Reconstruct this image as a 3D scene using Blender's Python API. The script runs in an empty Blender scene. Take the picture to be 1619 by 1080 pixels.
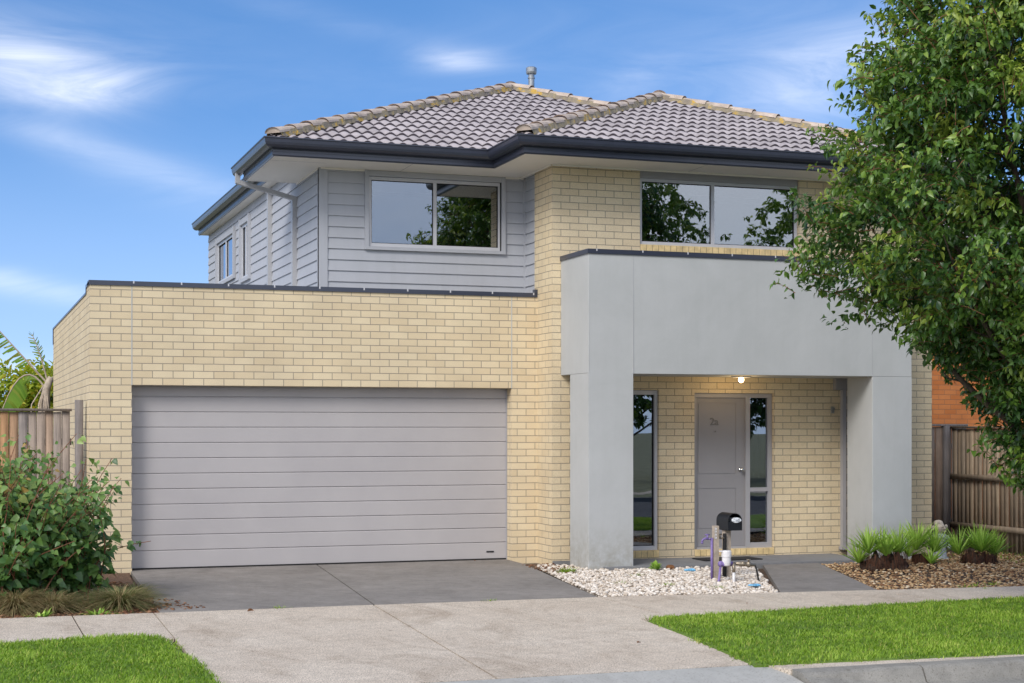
import bpy, bmesh, math, random
import numpy as np
from mathutils import Vector, Matrix, noise as mnoise
random.seed(7); RS = np.random.RandomState(11)
R = math.radians
sc = bpy.context.scene
COL = sc.collection
G = -0.02

# ------------------------------------------------------------------ helpers
class MB:
    """collects polygons with uvs (metres) and material slots, links ONE mesh object"""
    def __init__(s): s.v=[]; s.f=[]; s.uv=[]; s.mi=[]
    def face(s, pts, uv=None, mi=0):
        b=len(s.v); s.v+= [tuple(p) for p in pts]; s.f.append(tuple(range(b,b+len(pts))))
        s.uv.append(uv if uv else [(0,0)]*len(pts)); s.mi.append(mi)
    def box(s, x0,x1,y0,y1,z0,z1, mi=0, skip=''):
        if x0>x1: x0,x1=x1,x0
        if y0>y1: y0,y1=y1,y0
        if z0>z1: z0,z1=z1,z0
        F={'-y':([(x0,y0,z0),(x1,y0,z0),(x1,y0,z1),(x0,y0,z1)],0),'+y':([(x1,y1,z0),(x0,y1,z0),(x0,y1,z1),(x1,y1,z1)],0),
           '-x':([(x0,y1,z0),(x0,y0,z0),(x0,y0,z1),(x0,y1,z1)],1),'+x':([(x1,y0,z0),(x1,y1,z0),(x1,y1,z1),(x1,y0,z1)],1),
           '+z':([(x0,y0,z1),(x1,y0,z1),(x1,y1,z1),(x0,y1,z1)],2),'-z':([(x0,y1,z0),(x1,y1,z0),(x1,y0,z0),(x0,y0,z0)],2)}
        for k,(p,a) in F.items():
            if k in skip: continue
            uv=[((q[0],q[2]) if a==0 else (q[1],q[2]) if a==1 else (q[0],q[1])) for q in p]
            s.face(p,uv,mi)
    def obox(s, c, ax, ay, az, hx, hy, hz, mi=0):
        c=Vector(c); X=Vector(ax)*hx; Y=Vector(ay)*hy; Z=Vector(az)*hz
        P=lambda i,j,k: c+X*i+Y*j+Z*k
        for q in ([(-1,-1,-1),(1,-1,-1),(1,-1,1),(-1,-1,1)],[(1,1,-1),(-1,1,-1),(-1,1,1),(1,1,1)],
                  [(-1,1,-1),(-1,-1,-1),(-1,-1,1),(-1,1,1)],[(1,-1,-1),(1,1,-1),(1,1,1),(1,-1,1)],
                  [(-1,-1,1),(1,-1,1),(1,1,1),(-1,1,1)],[(-1,1,-1),(1,1,-1),(1,-1,-1),(-1,-1,-1)]):
            s.face([P(*t) for t in q],[(t[0]*hx+t[1]*hy,t[2]*hz) for t in q],mi)
    def bar(s, a, b, w, t, up=(0,0,1), mi=0):
        a=Vector(a); b=Vector(b); d=(b-a); L=d.length; d.normalize(); u=Vector(up)
        sd=d.cross(u); sd.normalize(); u=sd.cross(d)
        s.obox((a+b)/2, d, sd, u, L/2, w/2, t/2, mi)
    def tube(s, pts, rad, n=10, mi=0, caps=True):
        pts=[Vector(p) for p in pts]; rad=rad if hasattr(rad,'__len__') else [rad]*len(pts)
        rings=[]; ref=None
        for i,p in enumerate(pts):
            d=(pts[min(i+1,len(pts)-1)]-pts[max(i-1,0)]).normalized()
            if ref is None: ref=Vector((0,0,1)) if abs(d.z)<.9 else Vector((1,0,0))
            u=d.cross(ref); u.normalize(); w=u.cross(d); w.normalize(); ref=w
            rings.append([p+(u*math.cos(2*math.pi*k/n)+w*math.sin(2*math.pi*k/n))*rad[i] for k in range(n)])
        b=len(s.v)
        for r in rings: s.v+=[tuple(q) for q in r]
        for i in range(len(rings)-1):
            for k in range(n):
                s.f.append((b+i*n+k,b+i*n+(k+1)%n,b+(i+1)*n+(k+1)%n,b+(i+1)*n+k)); s.uv.append([(0,0)]*4); s.mi.append(mi)
        if caps:
            s.f.append(tuple(b+k for k in range(n))[::-1]); s.uv.append([(0,0)]*n); s.mi.append(mi)
            e=b+(len(rings)-1)*n; s.f.append(tuple(e+k for k in range(n))); s.uv.append([(0,0)]*n); s.mi.append(mi)
    def lathe(s, c, prof, n=20, mi=0, sx=1, sy=1):
        b=len(s.v); c=Vector(c)
        for (r,z) in prof:
            for k in range(n):
                a=2*math.pi*k/n; s.v.append((c.x+r*math.cos(a)*sx,c.y+r*math.sin(a)*sy,c.z+z))
        for i in range(len(prof)-1):
            for k in range(n):
                s.f.append((b+i*n+k,b+i*n+(k+1)%n,b+(i+1)*n+(k+1)%n,b+(i+1)*n+k)); s.uv.append([(0,0)]*4); s.mi.append(mi)
        s.f.append(tuple(b+k for k in range(n))[::-1]); s.uv.append([(0,0)]*n); s.mi.append(mi)
        e=b+(len(prof)-1)*n; s.f.append(tuple(e+k for k in range(n))); s.uv.append([(0,0)]*n); s.mi.append(mi)
    def blob(s, c, rx, ry, rz, n=12, m=8, mi=0, amp=0.0, M=None):
        prof=[]; b=len(s.v); c=Vector(c)
        for i in range(m+1):
            t=math.pi*i/m
            for k in range(n):
                a=2*math.pi*k/n; p=Vector((rx*math.sin(t)*math.cos(a),ry*math.sin(t)*math.sin(a),-rz*math.cos(t)))
                if amp: p*=1+amp*mnoise.noise(p*18+c*3)
                if M: p=M@p
                s.v.append(tuple(c+p))
        for i in range(m):
            for k in range(n):
                s.f.append((b+i*n+k,b+i*n+(k+1)%n,b+(i+1)*n+(k+1)%n,b+(i+1)*n+k)); s.uv.append([(0,0)]*4); s.mi.append(mi)
    def prism(s, poly, z0, z1, mi=0):
        n=len(poly)
        s.face([(x,y,z1) for x,y in poly],[(x,y) for x,y in poly],mi)
        for i in range(n):
            (xa,ya),(xb,yb)=poly[i],poly[(i+1)%n]
            s.face([(xa,ya,z0),(xb,yb,z0),(xb,yb,z1),(xa,ya,z1)],[(xa+ya,z0),(xb+yb,z0),(xb+yb,z1),(xa+ya,z1)],mi)
    def build_each(s, name, mats, parent=None, **k):
        '''one object per connected piece'''
        par=list(range(len(s.v)))
        def fd(a):
            while par[a]!=a: par[a]=par[par[a]]; a=par[a]
            return a
        key={}
        for i,p in enumerate(s.v):
            q=tuple(round(c,4) for c in p)
            if q in key: par[fd(i)]=fd(key[q])
            else: key[q]=i
        for f in s.f:
            for a in f[1:]: par[fd(a)]=fd(f[0])
        grp={}
        for i,f in enumerate(s.f): grp.setdefault(fd(f[0]),[]).append(i)
        out=[]
        for fs in grp.values():
            m=MB()
            for i in fs: m.face([s.v[a] for a in s.f[i]],s.uv[i],s.mi[i])
            out.append(m.build(name,mats,parent,**k))
        return out
    def build(s, name, mats, parent=None, smooth=False, origin=None, bevel=0, weld=False):
        o0=Vector(origin) if origin is not None else (Vector(parent['_o']) if parent is not None and '_o' in parent else Vector((0,0,0)))
        me=bpy.data.meshes.new(name)
        me.from_pydata([tuple(Vector(p)-o0) for p in s.v],[],s.f)
        uvl=me.uv_layers.new(name='UVMap')
        flat=[c for u in s.uv for q in u for c in q]; uvl.data.foreach_set('uv',flat)
        mats=mats if isinstance(mats,(list,tuple)) else [mats]
        for m in mats: me.materials.append(M[m])
        me.polygons.foreach_set('material_index',s.mi)
        if smooth: me.polygons.foreach_set('use_smooth',[True]*len(s.f))
        me.validate(); me.update()
        if weld:
            bm=bmesh.new(); bm.from_mesh(me); bmesh.ops.remove_doubles(bm,verts=bm.verts,dist=.0005); bm.to_mesh(me); bm.free()
        o=bpy.data.objects.new(name,me); COL.objects.link(o)
        if parent is not None: o.parent=parent; o['_o']=tuple(o0)
        else: o.location=o0; o['_o']=tuple(o0)
        if bevel:
            b=o.modifiers.new('bevel','BEVEL'); b.width=bevel; b.segments=2; b.limit_method='ANGLE'; b.angle_limit=R(50)
        return o

def thing(name, loc, label, cat, group=None):
    o=bpy.data.objects.new(name,None); COL.objects.link(o); o.location=loc; o['_o']=tuple(loc); o.empty_display_size=.1
    return tag(o,label,cat,group)
def tag(o,label,cat,group=None):
    o['label']=label; o['category']=cat
    if group: o['group']=group
    return o
def struct(o): o['kind']='structure'; return o

# ------------------------------------------------------------------ materials
M={}
def newmat(name):
    m=bpy.data.materials.new(name); m.use_nodes=True; M[name]=m
    nt=m.node_tree; nt.nodes.clear(); out=nt.nodes.new('ShaderNodeOutputMaterial'); b=nt.nodes.new('ShaderNodeBsdfPrincipled')
    nt.links.new(b.outputs[0],out.inputs[0]); return m,nt,b,out
def N(nt,t,**k):
    n=nt.nodes.new('ShaderNode'+t)
    for a,v in k.items():
        if a in n.inputs: n.inputs[a].default_value=v
        else: setattr(n,a,v)
    return n
def srgb(r,g,b):
    f=lambda c:(c/255/12.92) if c/255<=.04045 else ((c/255+.055)/1.055)**2.4
    return (f(r),f(g),f(b),1)
def ramp(nt,fac,stops):
    r=nt.nodes.new('ShaderNodeValToRGB'); e=r.color_ramp.elements
    while len(e)<len(stops): e.new(.5)
    for i,(p,c) in enumerate(stops): e[i].position=p; e[i].color=c if len(c)==4 else (*c,1)
    nt.links.new(fac,r.inputs[0]); return r
def mixc(nt,fac,a,b,mode='MIX'):
    n=nt.nodes.new('ShaderNodeMix'); n.data_type='RGBA'; n.blend_type=mode
    for i,v in ((0,fac),(6,a),(7,b)):
        if hasattr(v,'links') or hasattr(v,'is_output'): nt.links.new(v,n.inputs[i])
        else: n.inputs[i].default_value=v
    return n.outputs[2]
def bump(nt,b,h,strength=.3,dist=.01):
    n=N(nt,'Bump'); n.inputs['Strength'].default_value=strength; n.inputs['Distance'].default_value=dist
    nt.links.new(h,n.inputs['Height']); nt.links.new(n.outputs[0],b.inputs['Normal']); return n
def coords(nt,kind='Object'): return N(nt,'TexCoord').outputs[kind]
def noise_(nt,vec,scale,detail=4,rough=.6,dist=0):
    n=N(nt,'TexNoise'); n.inputs['Scale'].default_value=scale; n.inputs['Detail'].default_value=detail; n.inputs['Roughness'].default_value=rough; n.inputs['Distortion'].default_value=dist
    nt.links.new(vec,n.inputs['Vector']); return n.outputs['Fac']

def plain(name,col,rough=.6,var=.06,scale=6,bmp=0,bs=60,metal=0,spec=.5,dirt=0):
    m,nt,b,_=newmat(name); c=coords(nt)
    n=noise_(nt,c,scale,5)
    lo=tuple(x*(1-var*2) for x in col[:3])+(1,); hi=tuple(min(1,x*(1+var*2)) for x in col[:3])+(1,)
    r=ramp(nt,n,[(.3,lo),(.7,hi)]); o=r.outputs[0]
    if dirt:
        mp=N(nt,'Mapping'); mp.inputs['Scale'].default_value=(9,9,.7); nt.links.new(c,mp.inputs[0])
        d=noise_(nt,mp.outputs[0],1,5); dr=ramp(nt,d,[(.45,(1,1,1)),(.75,(1-dirt,1-dirt,1-dirt*1.1))])
        o=mixc(nt,1.0,o,dr.outputs[0],'MULTIPLY')
    nt.links.new(o,b.inputs['Base Color']); b.inputs['Roughness'].default_value=rough; b.inputs['Metallic'].default_value=metal
    b.inputs['Specular IOR Level'].default_value=spec
    if bmp: bump(nt,b,noise_(nt,c,bs,3),bmp,.004)
    return m

def brick(name,c1,c2,mortar,bw=.24,bh=.086,ms=.0052,stain=.18):
    m,nt,b,_=newmat(name); uv=coords(nt,'UV'); oc=coords(nt)
    mp=N(nt,'Mapping'); mp.inputs['Location'].default_value=(24.0,-2.17+.086*60,0); nt.links.new(uv,mp.inputs[0])
    wob=N(nt,'TexNoise'); wob.inputs['Scale'].default_value=7; nt.links.new(oc,wob.inputs['Vector'])
    wa=N(nt,'VectorMath',operation='MULTIPLY_ADD'); wa.inputs[1].default_value=(.004,.004,0); nt.links.new(wob.outputs['Color'],wa.inputs[0]); nt.links.new(mp.outputs[0],wa.inputs[2])
    t=N(nt,'TexBrick'); t.offset=.5; t.offset_frequency=2; t.squash=1
    for k,v in (('Scale',1),('Mortar Size',ms),('Mortar Smooth',.35),('Bias',0),('Brick Width',bw),('Row Height',bh),('Color1',c1),('Color2',c2),('Mortar',mortar)): t.inputs[k].default_value=v
    nt.links.new(wa.outputs[0],t.inputs['Vector'])
    fine=noise_(nt,oc,160,3,.7); mid=noise_(nt,oc,1.3,4)
    fr=ramp(nt,fine,[(.3,(.80,.79,.77)),(.7,(1.12,1.12,1.12))]); mr=ramp(nt,mid,[(.35,(1-stain,1-stain,1-stain*.9)),(.65,(1.04,1.04,1.04))])
    o=mixc(nt,1.0,t.outputs['Color'],fr.outputs[0],'MULTIPLY'); o=mixc(nt,1.0,o,mr.outputs[0],'MULTIPLY')
    nt.links.new(o,b.inputs['Base Color']); b.inputs['Roughness'].default_value=.92; b.inputs['Specular IOR Level'].default_value=.2
    inv=N(nt,'Math',operation='MULTIPLY_ADD'); inv.inputs[1].default_value=-1.0; nt.links.new(t.outputs['Fac'],inv.inputs[0])
    ad=N(nt,'Math',operation='MULTIPLY'); ad.inputs[1].default_value=.18; nt.links.new(fine,ad.inputs[0]); nt.links.new(ad.outputs[0],inv.inputs[2])
    bump(nt,b,inv.outputs[0],.55,.008); return m

brick('brick_cream',srgb(226,209,176),srgb(218,199,165),srgb(158,147,132),stain=.08)
brick('brick_orange',srgb(206,132,80),srgb(192,116,66),srgb(156,112,84))
plain('sill_brick',srgb(222,196,144),.9,.12,9,.5,120)
plain('mortar',srgb(148,136,122),.95,.08,20,.4)
plain('render_grey',srgb(185,186,185),.88,.018,1.2,.25,220,dirt=.03)
plain('siding',srgb(175,177,183),.7,.012,2,.06,200,dirt=.05)
plain('trim_grey',srgb(160,158,160),.5,.02,4)
plain('door_grey',srgb(143,140,141),.5,.015,3)
plain('navy',srgb(58,62,76),.28,.04,6,spec=.6)
plain('soffit',srgb(238,233,224),.7,.01,2)
plain('alum',srgb(196,196,200),.35,.02,4,metal=.0)
plain('pipe_grey',srgb(172,172,174),.45,.02,4)
plain('dark_gap',srgb(42,42,44),.9,.05)
plain('galv',srgb(160,163,165),.35,.12,30,metal=.6)
plain('brass',srgb(150,138,120),.4,.15,40,metal=.6)
plain('chrome',srgb(200,200,200),.15,.02,5,metal=1.0)
plain('purple',srgb(124,106,160),.45,.1,30)
plain('white_plastic',srgb(225,222,222),.45,.06,20)
plain('black_metal',srgb(22,24,30),.38,.1,10)
plain('black_rubber',srgb(34,33,34),.9,.2,60,.5)
plain('timber_post',srgb(178,164,148),.85,.12,14,.4,dirt=.2)
plain('paper',srgb(225,228,232),.7,.08,60)
plain('blue_litter',srgb(110,175,215),.4,.25,40)
plain('stone',srgb(176,164,148),.9,.22,28,.6)
plain('stone_shirt',srgb(150,156,158),.9,.22,34,.6)
plain('soil',srgb(84,66,52),.98,.3,10,1.0,40)
plain('curtain',srgb(150,150,148),.9,.05,3)
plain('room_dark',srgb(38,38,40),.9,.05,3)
plain('blind',srgb(150,146,140),.85,.03,3)
plain('root',srgb(62,46,36),.98,.4,50,1.0,60)
plain('bark',srgb(74,62,52),.95,.3,22,1.0,40)
plain('twig',srgb(126,84,60),.8,.25,25)
plain('dead_leaf',srgb(126,84,50),.9,.4,20)
plain('flat_roof',srgb(150,152,154),.6,.04,3)

def overlay(name,fn):
    m=M[name]; nt=m.node_tree; b=[n for n in nt.nodes if n.type=='BSDF_PRINCIPLED'][0]; src=b.inputs['Base Color'].links[0].from_socket
    col=fn(nt,src); nt.links.new(col,b.inputs['Base Color'])
def render_dirt(nt,src):
    g=N(nt,'NewGeometry'); sp=N(nt,'SeparateXYZ'); nt.links.new(g.outputs['Position'],sp.inputs[0])
    a=noise_(nt,g.outputs['Position'],1.1,6,.7,.6); r1=ramp(nt,a,[(.38,(.93,.935,.93)),(.62,(1.0,1.0,1.0))])
    s_=noise_(nt,g.outputs['Position'],9,5,.75); mr=N(nt,'MapRange'); mr.inputs[1].default_value=.55; mr.inputs[2].default_value=-.05; nt.links.new(sp.outputs[2],mr.inputs[0]); mr.clamp=True
    mu=N(nt,'Math',operation='MULTIPLY'); nt.links.new(mr.outputs[0],mu.inputs[0]); rr=ramp(nt,s_,[(.35,(0,0,0)),(.75,(1,1,1))]); nt.links.new(rr.outputs[0],mu.inputs[1])
    o=mixc(nt,1.0,src,r1.outputs[0],'MULTIPLY'); return mixc(nt,mu.outputs[0],o,srgb(140,134,118))
overlay('render_grey',render_dirt)
# garage door: satin paint with fine embossed grain
m,nt,b,_=newmat('garage_paint'); c=coords(nt)
mp=N(nt,'Mapping'); mp.inputs['Scale'].default_value=(1.2,1,40); nt.links.new(c,mp.inputs[0])
r=ramp(nt,noise_(nt,c,1.5,3),[(.3,srgb(173,168,168)),(.7,srgb(180,175,174))]); nt.links.new(r.outputs[0],b.inputs['Base Color']); b.inputs['Roughness'].default_value=.42
bump(nt,b,noise_(nt,mp.outputs[0],9,2),.12,.003)

# timber palings (per-object-space vertical streaks, per-board colour from attribute)
def paling(name,a,bb,cc):
    m,nt,b,_=newmat(name); c=coords(nt)
    at=N(nt,'Attribute'); at.attribute_name='rnd'
    mp=N(nt,'Mapping'); mp.inputs['Scale'].default_value=(34,34,1.6); nt.links.new(c,mp.inputs[0])
    g=noise_(nt,mp.outputs[0],1,6,.65,.4); big=noise_(nt,c,3,3)
    base=ramp(nt,at.outputs['Fac'],[(0,a),(.5,bb),(1,cc)])
    gr=ramp(nt,g,[(.3,(.55,.55,.55)),(.7,(1.15,1.15,1.15))]); br=ramp(nt,big,[(.3,(.8,.8,.82)),(.7,(1.1,1.08,1.05))])
    o=mixc(nt,1.0,base.outputs[0],gr.outputs[0],'MULTIPLY'); o=mixc(nt,1.0,o,br.outputs[0],'MULTIPLY')
    nt.links.new(o,b.inputs['Base Color']); b.inputs['Roughness'].default_value=.9; bump(nt,b,g,.5,.005)
paling('paling_grey',srgb(132,126,124),srgb(164,150,138),srgb(176,136,98))
paling('paling_brown',srgb(162,146,126),srgb(178,158,134),srgb(192,172,146))

# concrete
def concrete(name,c1,c2,speck,sp=260,blot=.22,rough=.9):
    m,nt,b,_=newmat(name); c=coords(nt)
    big=noise_(nt,c,.9,6,.65); mid=noise_(nt,c,7,5,.7); fi=noise_(nt,c,sp,2,.6)
    base=ramp(nt,big,[(.3,c1),(.7,c2)])
    mr=ramp(nt,mid,[(.35,(1-blot,1-blot,1-blot)),(.62,(1.05,1.05,1.05))])
    fr=ramp(nt,fi,[(.32,(1-speck*2,1-speck*2,1-speck*2)),(.5,(1,1,1)),(.7,(1+speck,1+speck,1+speck))])
    o=mixc(nt,1.0,base.outputs[0],mr.outputs[0],'MULTIPLY'); o=mixc(nt,1.0,o,fr.outputs[0],'MULTIPLY')
    nt.links.new(o,b.inputs['Base Color']); b.inputs['Roughness'].default_value=rough; b.inputs['Specular IOR Level'].default_value=.3
    ad=N(nt,'Math',operation='ADD'); nt.links.new(fi,ad.inputs[0]); nt.links.new(mid,ad.inputs[1]); bump(nt,b,ad.outputs[0],.35,.004)
concrete('conc_path',srgb(197,182,164),srgb(212,199,182),.34,110,.10)
concrete('conc_drive',srgb(126,121,116),srgb(146,140,134),.06,200,.14)
concrete('conc_apron',srgb(164,163,158),srgb(176,174,168),.07,200,.08)
concrete('conc_kerb',srgb(128,126,120),srgb(150,146,138),.12,160,.16)
concrete('conc_porch',srgb(122,122,124),srgb(134,134,134),.05,200,.1)
concrete('asphalt',srgb(84,84,86),srgb(98,97,98),.35,120,.12)
concrete('joint',srgb(52,46,42),srgb(66,60,54),.1,120,.2)

def stains(dark,sc_,lo,hi):
    def f(nt,src):
        c=coords(nt); mp=N(nt,'Mapping'); mp.inputs['Scale'].default_value=(1.0,.45,1); nt.links.new(c,mp.inputs[0])
        a=noise_(nt,mp.outputs[0],sc_,8,.72,1.2); r=ramp(nt,a,[(lo,(1,1,1)),(hi,dark)])
        sp=N(nt,'TexVoronoi'); sp.inputs['Scale'].default_value=2.2; sp.feature='F1'; nt.links.new(c,sp.inputs['Vector'])
        r2=ramp(nt,sp.outputs['Distance'],[(.03,(.72,.70,.68)),(.06,(1,1,1))])
        sp2=N(nt,'TexVoronoi'); sp2.inputs['Scale'].default_value=38; nt.links.new(c,sp2.inputs['Vector']); r3=ramp(nt,sp2.outputs['Distance'],[(.14,(.70,.67,.64)),(.30,(1,1,1))])
        o=mixc(nt,1.0,src,r.outputs[0],'MULTIPLY'); o=mixc(nt,1.0,o,r2.outputs[0],'MULTIPLY'); return mixc(nt,.8,o,r3.outputs[0],'MULTIPLY')
    return f
overlay('conc_path',stains((.80,.775,.75),1.6,.50,.66)); overlay('conc_drive',stains((.86,.85,.84),1.1,.48,.66)); overlay('conc_apron',stains((.9,.89,.88),1.4,.5,.7)); overlay('conc_kerb',stains((.82,.81,.79),2.2,.48,.64))
# roof tile
m,nt,b,_=newmat('roof_tile'); c=coords(nt)
n1=noise_(nt,c,2.2,5,.7); n2=noise_(nt,c,60,3)
r=ramp(nt,n1,[(.3,srgb(150,143,146)),(.5,srgb(170,163,166)),(.7,srgb(180,173,176))]); r2=ramp(nt,n2,[(.35,(.86,.86,.86)),(.65,(1.08,1.08,1.08))])
at_=N(nt,'Attribute'); at_.attribute_name='rnd'; r3_=ramp(nt,at_.outputs['Fac'],[(0,(.86,.855,.85)),(1,(1.05,1.04,1.03))])
nt.links.new(mixc(nt,1.0,mixc(nt,1.0,r.outputs[0],r2.outputs[0],'MULTIPLY'),r3_.outputs[0],'MULTIPLY'),b.inputs['Base Color']); b.inputs['Roughness'].default_value=.8
plain('tile_edge_shade',srgb(84,76,82),.9,.15,20)  # shade at tile laps and cap ends painted into the edge colour
plain('ridge_tile',srgb(184,168,154),.85,.14,7,.3)
m,nt,b,_=newmat('lichen'); c=coords(nt)
r=ramp(nt,noise_(nt,c,5,6,.75),[(.42,srgb(132,122,110)),(.55,srgb(152,140,112)),(.61,srgb(198,158,66)),(.67,srgb(168,146,84))])
nt.links.new(r.outputs[0],b.inputs['Base Color']); b.inputs['Roughness'].default_value=.95; bump(nt,b,noise_(nt,c,50,4),.8,.01)

# glass: mirror-like coat over see-through pane
m=bpy.data.materials.new('glass'); m.use_nodes=True; M['glass']=m; nt=m.node_tree; nt.nodes.clear()
out=N(nt,'OutputMaterial'); gl=N(nt,'BsdfGlossy'); gl.inputs['Roughness'].default_value=.005; gl.inputs['Color'].default_value=(.60,.64,.70,1)
tr=N(nt,'BsdfTransparent'); tr.inputs['Color'].default_value=(.62,.66,.66,1)
lw=N(nt,'Fresnel'); lw.inputs['IOR'].default_value=1.5
ma=N(nt,'Math',operation='MULTIPLY_ADD'); ma.inputs[1].default_value=2.2; ma.inputs[2].default_value=.26; ma.use_clamp=True; nt.links.new(lw.outputs[0],ma.inputs[0])
mx=N(nt,'MixShader'); nt.links.new(ma.outputs[0],mx.inputs[0]); nt.links.new(tr.outputs[0],mx.inputs[1]); nt.links.new(gl.outputs[0],mx.inputs[2]); nt.links.new(mx.outputs[0],out.inputs[0])
wv=N(nt,'Bump'); wv.inputs['Strength'].default_value=.04; wv.inputs['Distance'].default_value=.02
cc=coords(nt); nn=noise_(nt,cc,2.0,1); nt.links.new(nn,wv.inputs['Height']); nt.links.new(wv.outputs[0],gl.inputs['Normal'])

# leaves / blades: colour from per-leaf attribute
def leafmat(name,stops,rough=.45,trans=.25,spec=.5):
    m,nt,b,out=newmat(name); at=N(nt,'Attribute'); at.attribute_name='rnd'
    r=ramp(nt,at.outputs['Fac'],stops)
    nt.links.new(r.outputs[0],b.inputs['Base Color']); b.inputs['Roughness'].default_value=rough; b.inputs['Specular IOR Level'].default_value=spec
    t=N(nt,'BsdfTranslucent'); hs=N(nt,'HueSaturation'); hs.inputs['Value'].default_value=1.5; hs.inputs['Saturation'].default_value=1.1
    nt.links.new(r.outputs[0],hs.inputs['Color']); nt.links.new(hs.outputs[0],t.inputs['Color'])
    mx=N(nt,'MixShader'); mx.inputs[0].default_value=trans; nt.links.new(b.outputs[0],mx.inputs[1]); nt.links.new(t.outputs[0],mx.inputs[2]); nt.links.new(mx.outputs[0],out.inputs[0])
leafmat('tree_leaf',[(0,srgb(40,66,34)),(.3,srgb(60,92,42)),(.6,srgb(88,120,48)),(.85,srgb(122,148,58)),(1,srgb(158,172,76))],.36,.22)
leafmat('shrub_leaf',[(0,srgb(54,88,46)),(.45,srgb(92,126,60)),(.85,srgb(140,162,84)),(1,srgb(168,140,80))],.4,.2)
leafmat('grass_blade',[(0,srgb(86,118,36)),(.5,srgb(134,166,54)),(.9,srgb(170,194,84)),(1,srgb(170,170,90))],.5,.3,.3)
leafmat('tuft_blade',[(0,srgb(104,124,70)),(.4,srgb(140,128,90)),(.8,srgb(182,160,120)),(1,srgb(120,136,80))],.7,.2,.2)
leafmat('yucca_leaf',[(0,srgb(94,134,54)),(.5,srgb(154,190,78)),(1,srgb(200,222,118))],.42,.2,.4)
leafmat('banana_leaf',[(0,srgb(78,112,44)),(.5,srgb(122,160,58)),(1,srgb(170,160,80))],.45,.4,.4)
leafmat('hedge_leaf',[(0,srgb(110,140,56)),(.5,srgb(178,190,70)),(1,srgb(220,190,84))],.5,.3,.3)
leafmat('pebble_white',[(0,srgb(140,126,110)),(.35,srgb(196,182,166)),(.7,srgb(214,204,192)),(1,srgb(232,224,214))],.8,0,.3)
leafmat('pebble_tan',[(0,srgb(96,64,46)),(.3,srgb(140,104,74)),(.6,srgb(178,144,106)),(.85,srgb(196,168,128)),(1,srgb(216,198,170))],.85,0,.3)
leafmat('bark_chip',[(0,srgb(70,46,36)),(.5,srgb(112,76,56)),(1,srgb(160,122,92))],.95,0,.2)
m,nt,b,_=newmat('lawn_soil'); c=coords(nt)
r=ramp(nt,noise_(nt,c,5,6,.7),[(.3,srgb(92,116,42)),(.7,srgb(120,148,54))]); nt.links.new(r.outputs[0],b.inputs['Base Color']); b.inputs['Roughness'].default_value=1; bump(nt,b,noise_(nt,c,120,3),1,.01)
plain('far_ground',srgb(118,118,88),1,.15,1)
m,nt,b,_=newmat('mulch'); c=coords(nt)
r=ramp(nt,noise_(nt,c,45,5,.75),[(.3,srgb(58,42,34)),(.5,srgb(104,78,60)),(.7,srgb(150,120,92))]); nt.links.new(r.outputs[0],b.inputs['Base Color']); b.inputs['Roughness'].default_value=1; bump(nt,b,noise_(nt,c,60,4),1,.02)
m,nt,b,_=newmat('lamp_glow'); b.inputs['Base Color'].default_value=(1,.9,.7,1); b.inputs['Emission Color'].default_value=(1,.72,.36,1); b.inputs['Emission Strength'].default_value=6

def numpy_mesh(name,V,F,rnd,mat,parent=None,smooth=False,nper=None,origin=None,xmats=None):
    """V (n,3); F list/array of quads (m,4) or tris; rnd per-vertex"""
    o0=np.array(origin if origin is not None else (parent['_o'] if parent is not None and '_o' in parent else (0,0,0)),dtype=float)
    me=bpy.data.meshes.new(name); V=np.asarray(V,dtype=np.float32)-o0.astype(np.float32); F=np.asarray(F,dtype=np.int32)
    k=F.shape[1]; me.vertices.add(len(V)); me.vertices.foreach_set('co',V.ravel())
    me.loops.add(F.size); me.loops.foreach_set('vertex_index',F.ravel())
    me.polygons.add(len(F)); me.polygons.foreach_set('loop_start',np.arange(0,F.size,k,dtype=np.int32))
    if smooth: me.polygons.foreach_set('use_smooth',np.ones(len(F),dtype=bool))
    a=me.attributes.new('rnd','FLOAT','POINT'); a.data.foreach_set('value',np.asarray(rnd,dtype=np.float32))
    me.materials.append(M[mat]); me.update(calc_edges=True); me.validate()
    o=bpy.data.objects.new(name,me); COL.objects.link(o); o['_o']=tuple(float(x) for x in o0)
    if parent is not None: o.parent=parent
    else: o.location=tuple(float(x) for x in o0)
    return o
def norm(a): return a/np.maximum(np.linalg.norm(a,axis=-1,keepdims=True),1e-9)

def leaves(P,D,L,W,rnd,fold=.25,droop=.35,shape='oval',up=None):
    """leaf meshes: P base points, D directions, L lengths; 3 stations x 3 verts folded + curved"""
    n=len(P); D=norm(D)
    if up is None: up=norm(RS.normal(size=(n,3))*.55+np.array([0,0,1.0]))
    S=norm(np.cross(D,up)); U=norm(np.cross(S,D))
    st={'oval':[(0,.04),(.28,.85),(.62,.8),(1,.0)],'heart':[(0,.25),(.22,1.0),(.55,.72),(1,.0)],'lance':[(0,.3),(.3,1),(.7,.7),(1,.0)]}[shape]
    V=[];
    for (t,w) in st:
        c=P+D*(L*t)[:,None]-U*(L*droop*t*t)[:,None]
        h=(W*w*.5)[:,None]
        V.append(c-S*h+U*h*fold*2); V.append(c); V.append(c+S*h+U*h*fold*2)
    V=np.stack(V,1) # n,12,3
    ft=[]
    for i in range(3):
        for j in range(2): ft.append((i*3+j,i*3+j+1,(i+1)*3+j+1,(i+1)*3+j))
    ft=np.array(ft); F=(ft[None]+(np.arange(n)*12)[:,None,None]).reshape(-1,4)
    return V.reshape(-1,3),F,np.repeat(rnd,12)

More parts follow.
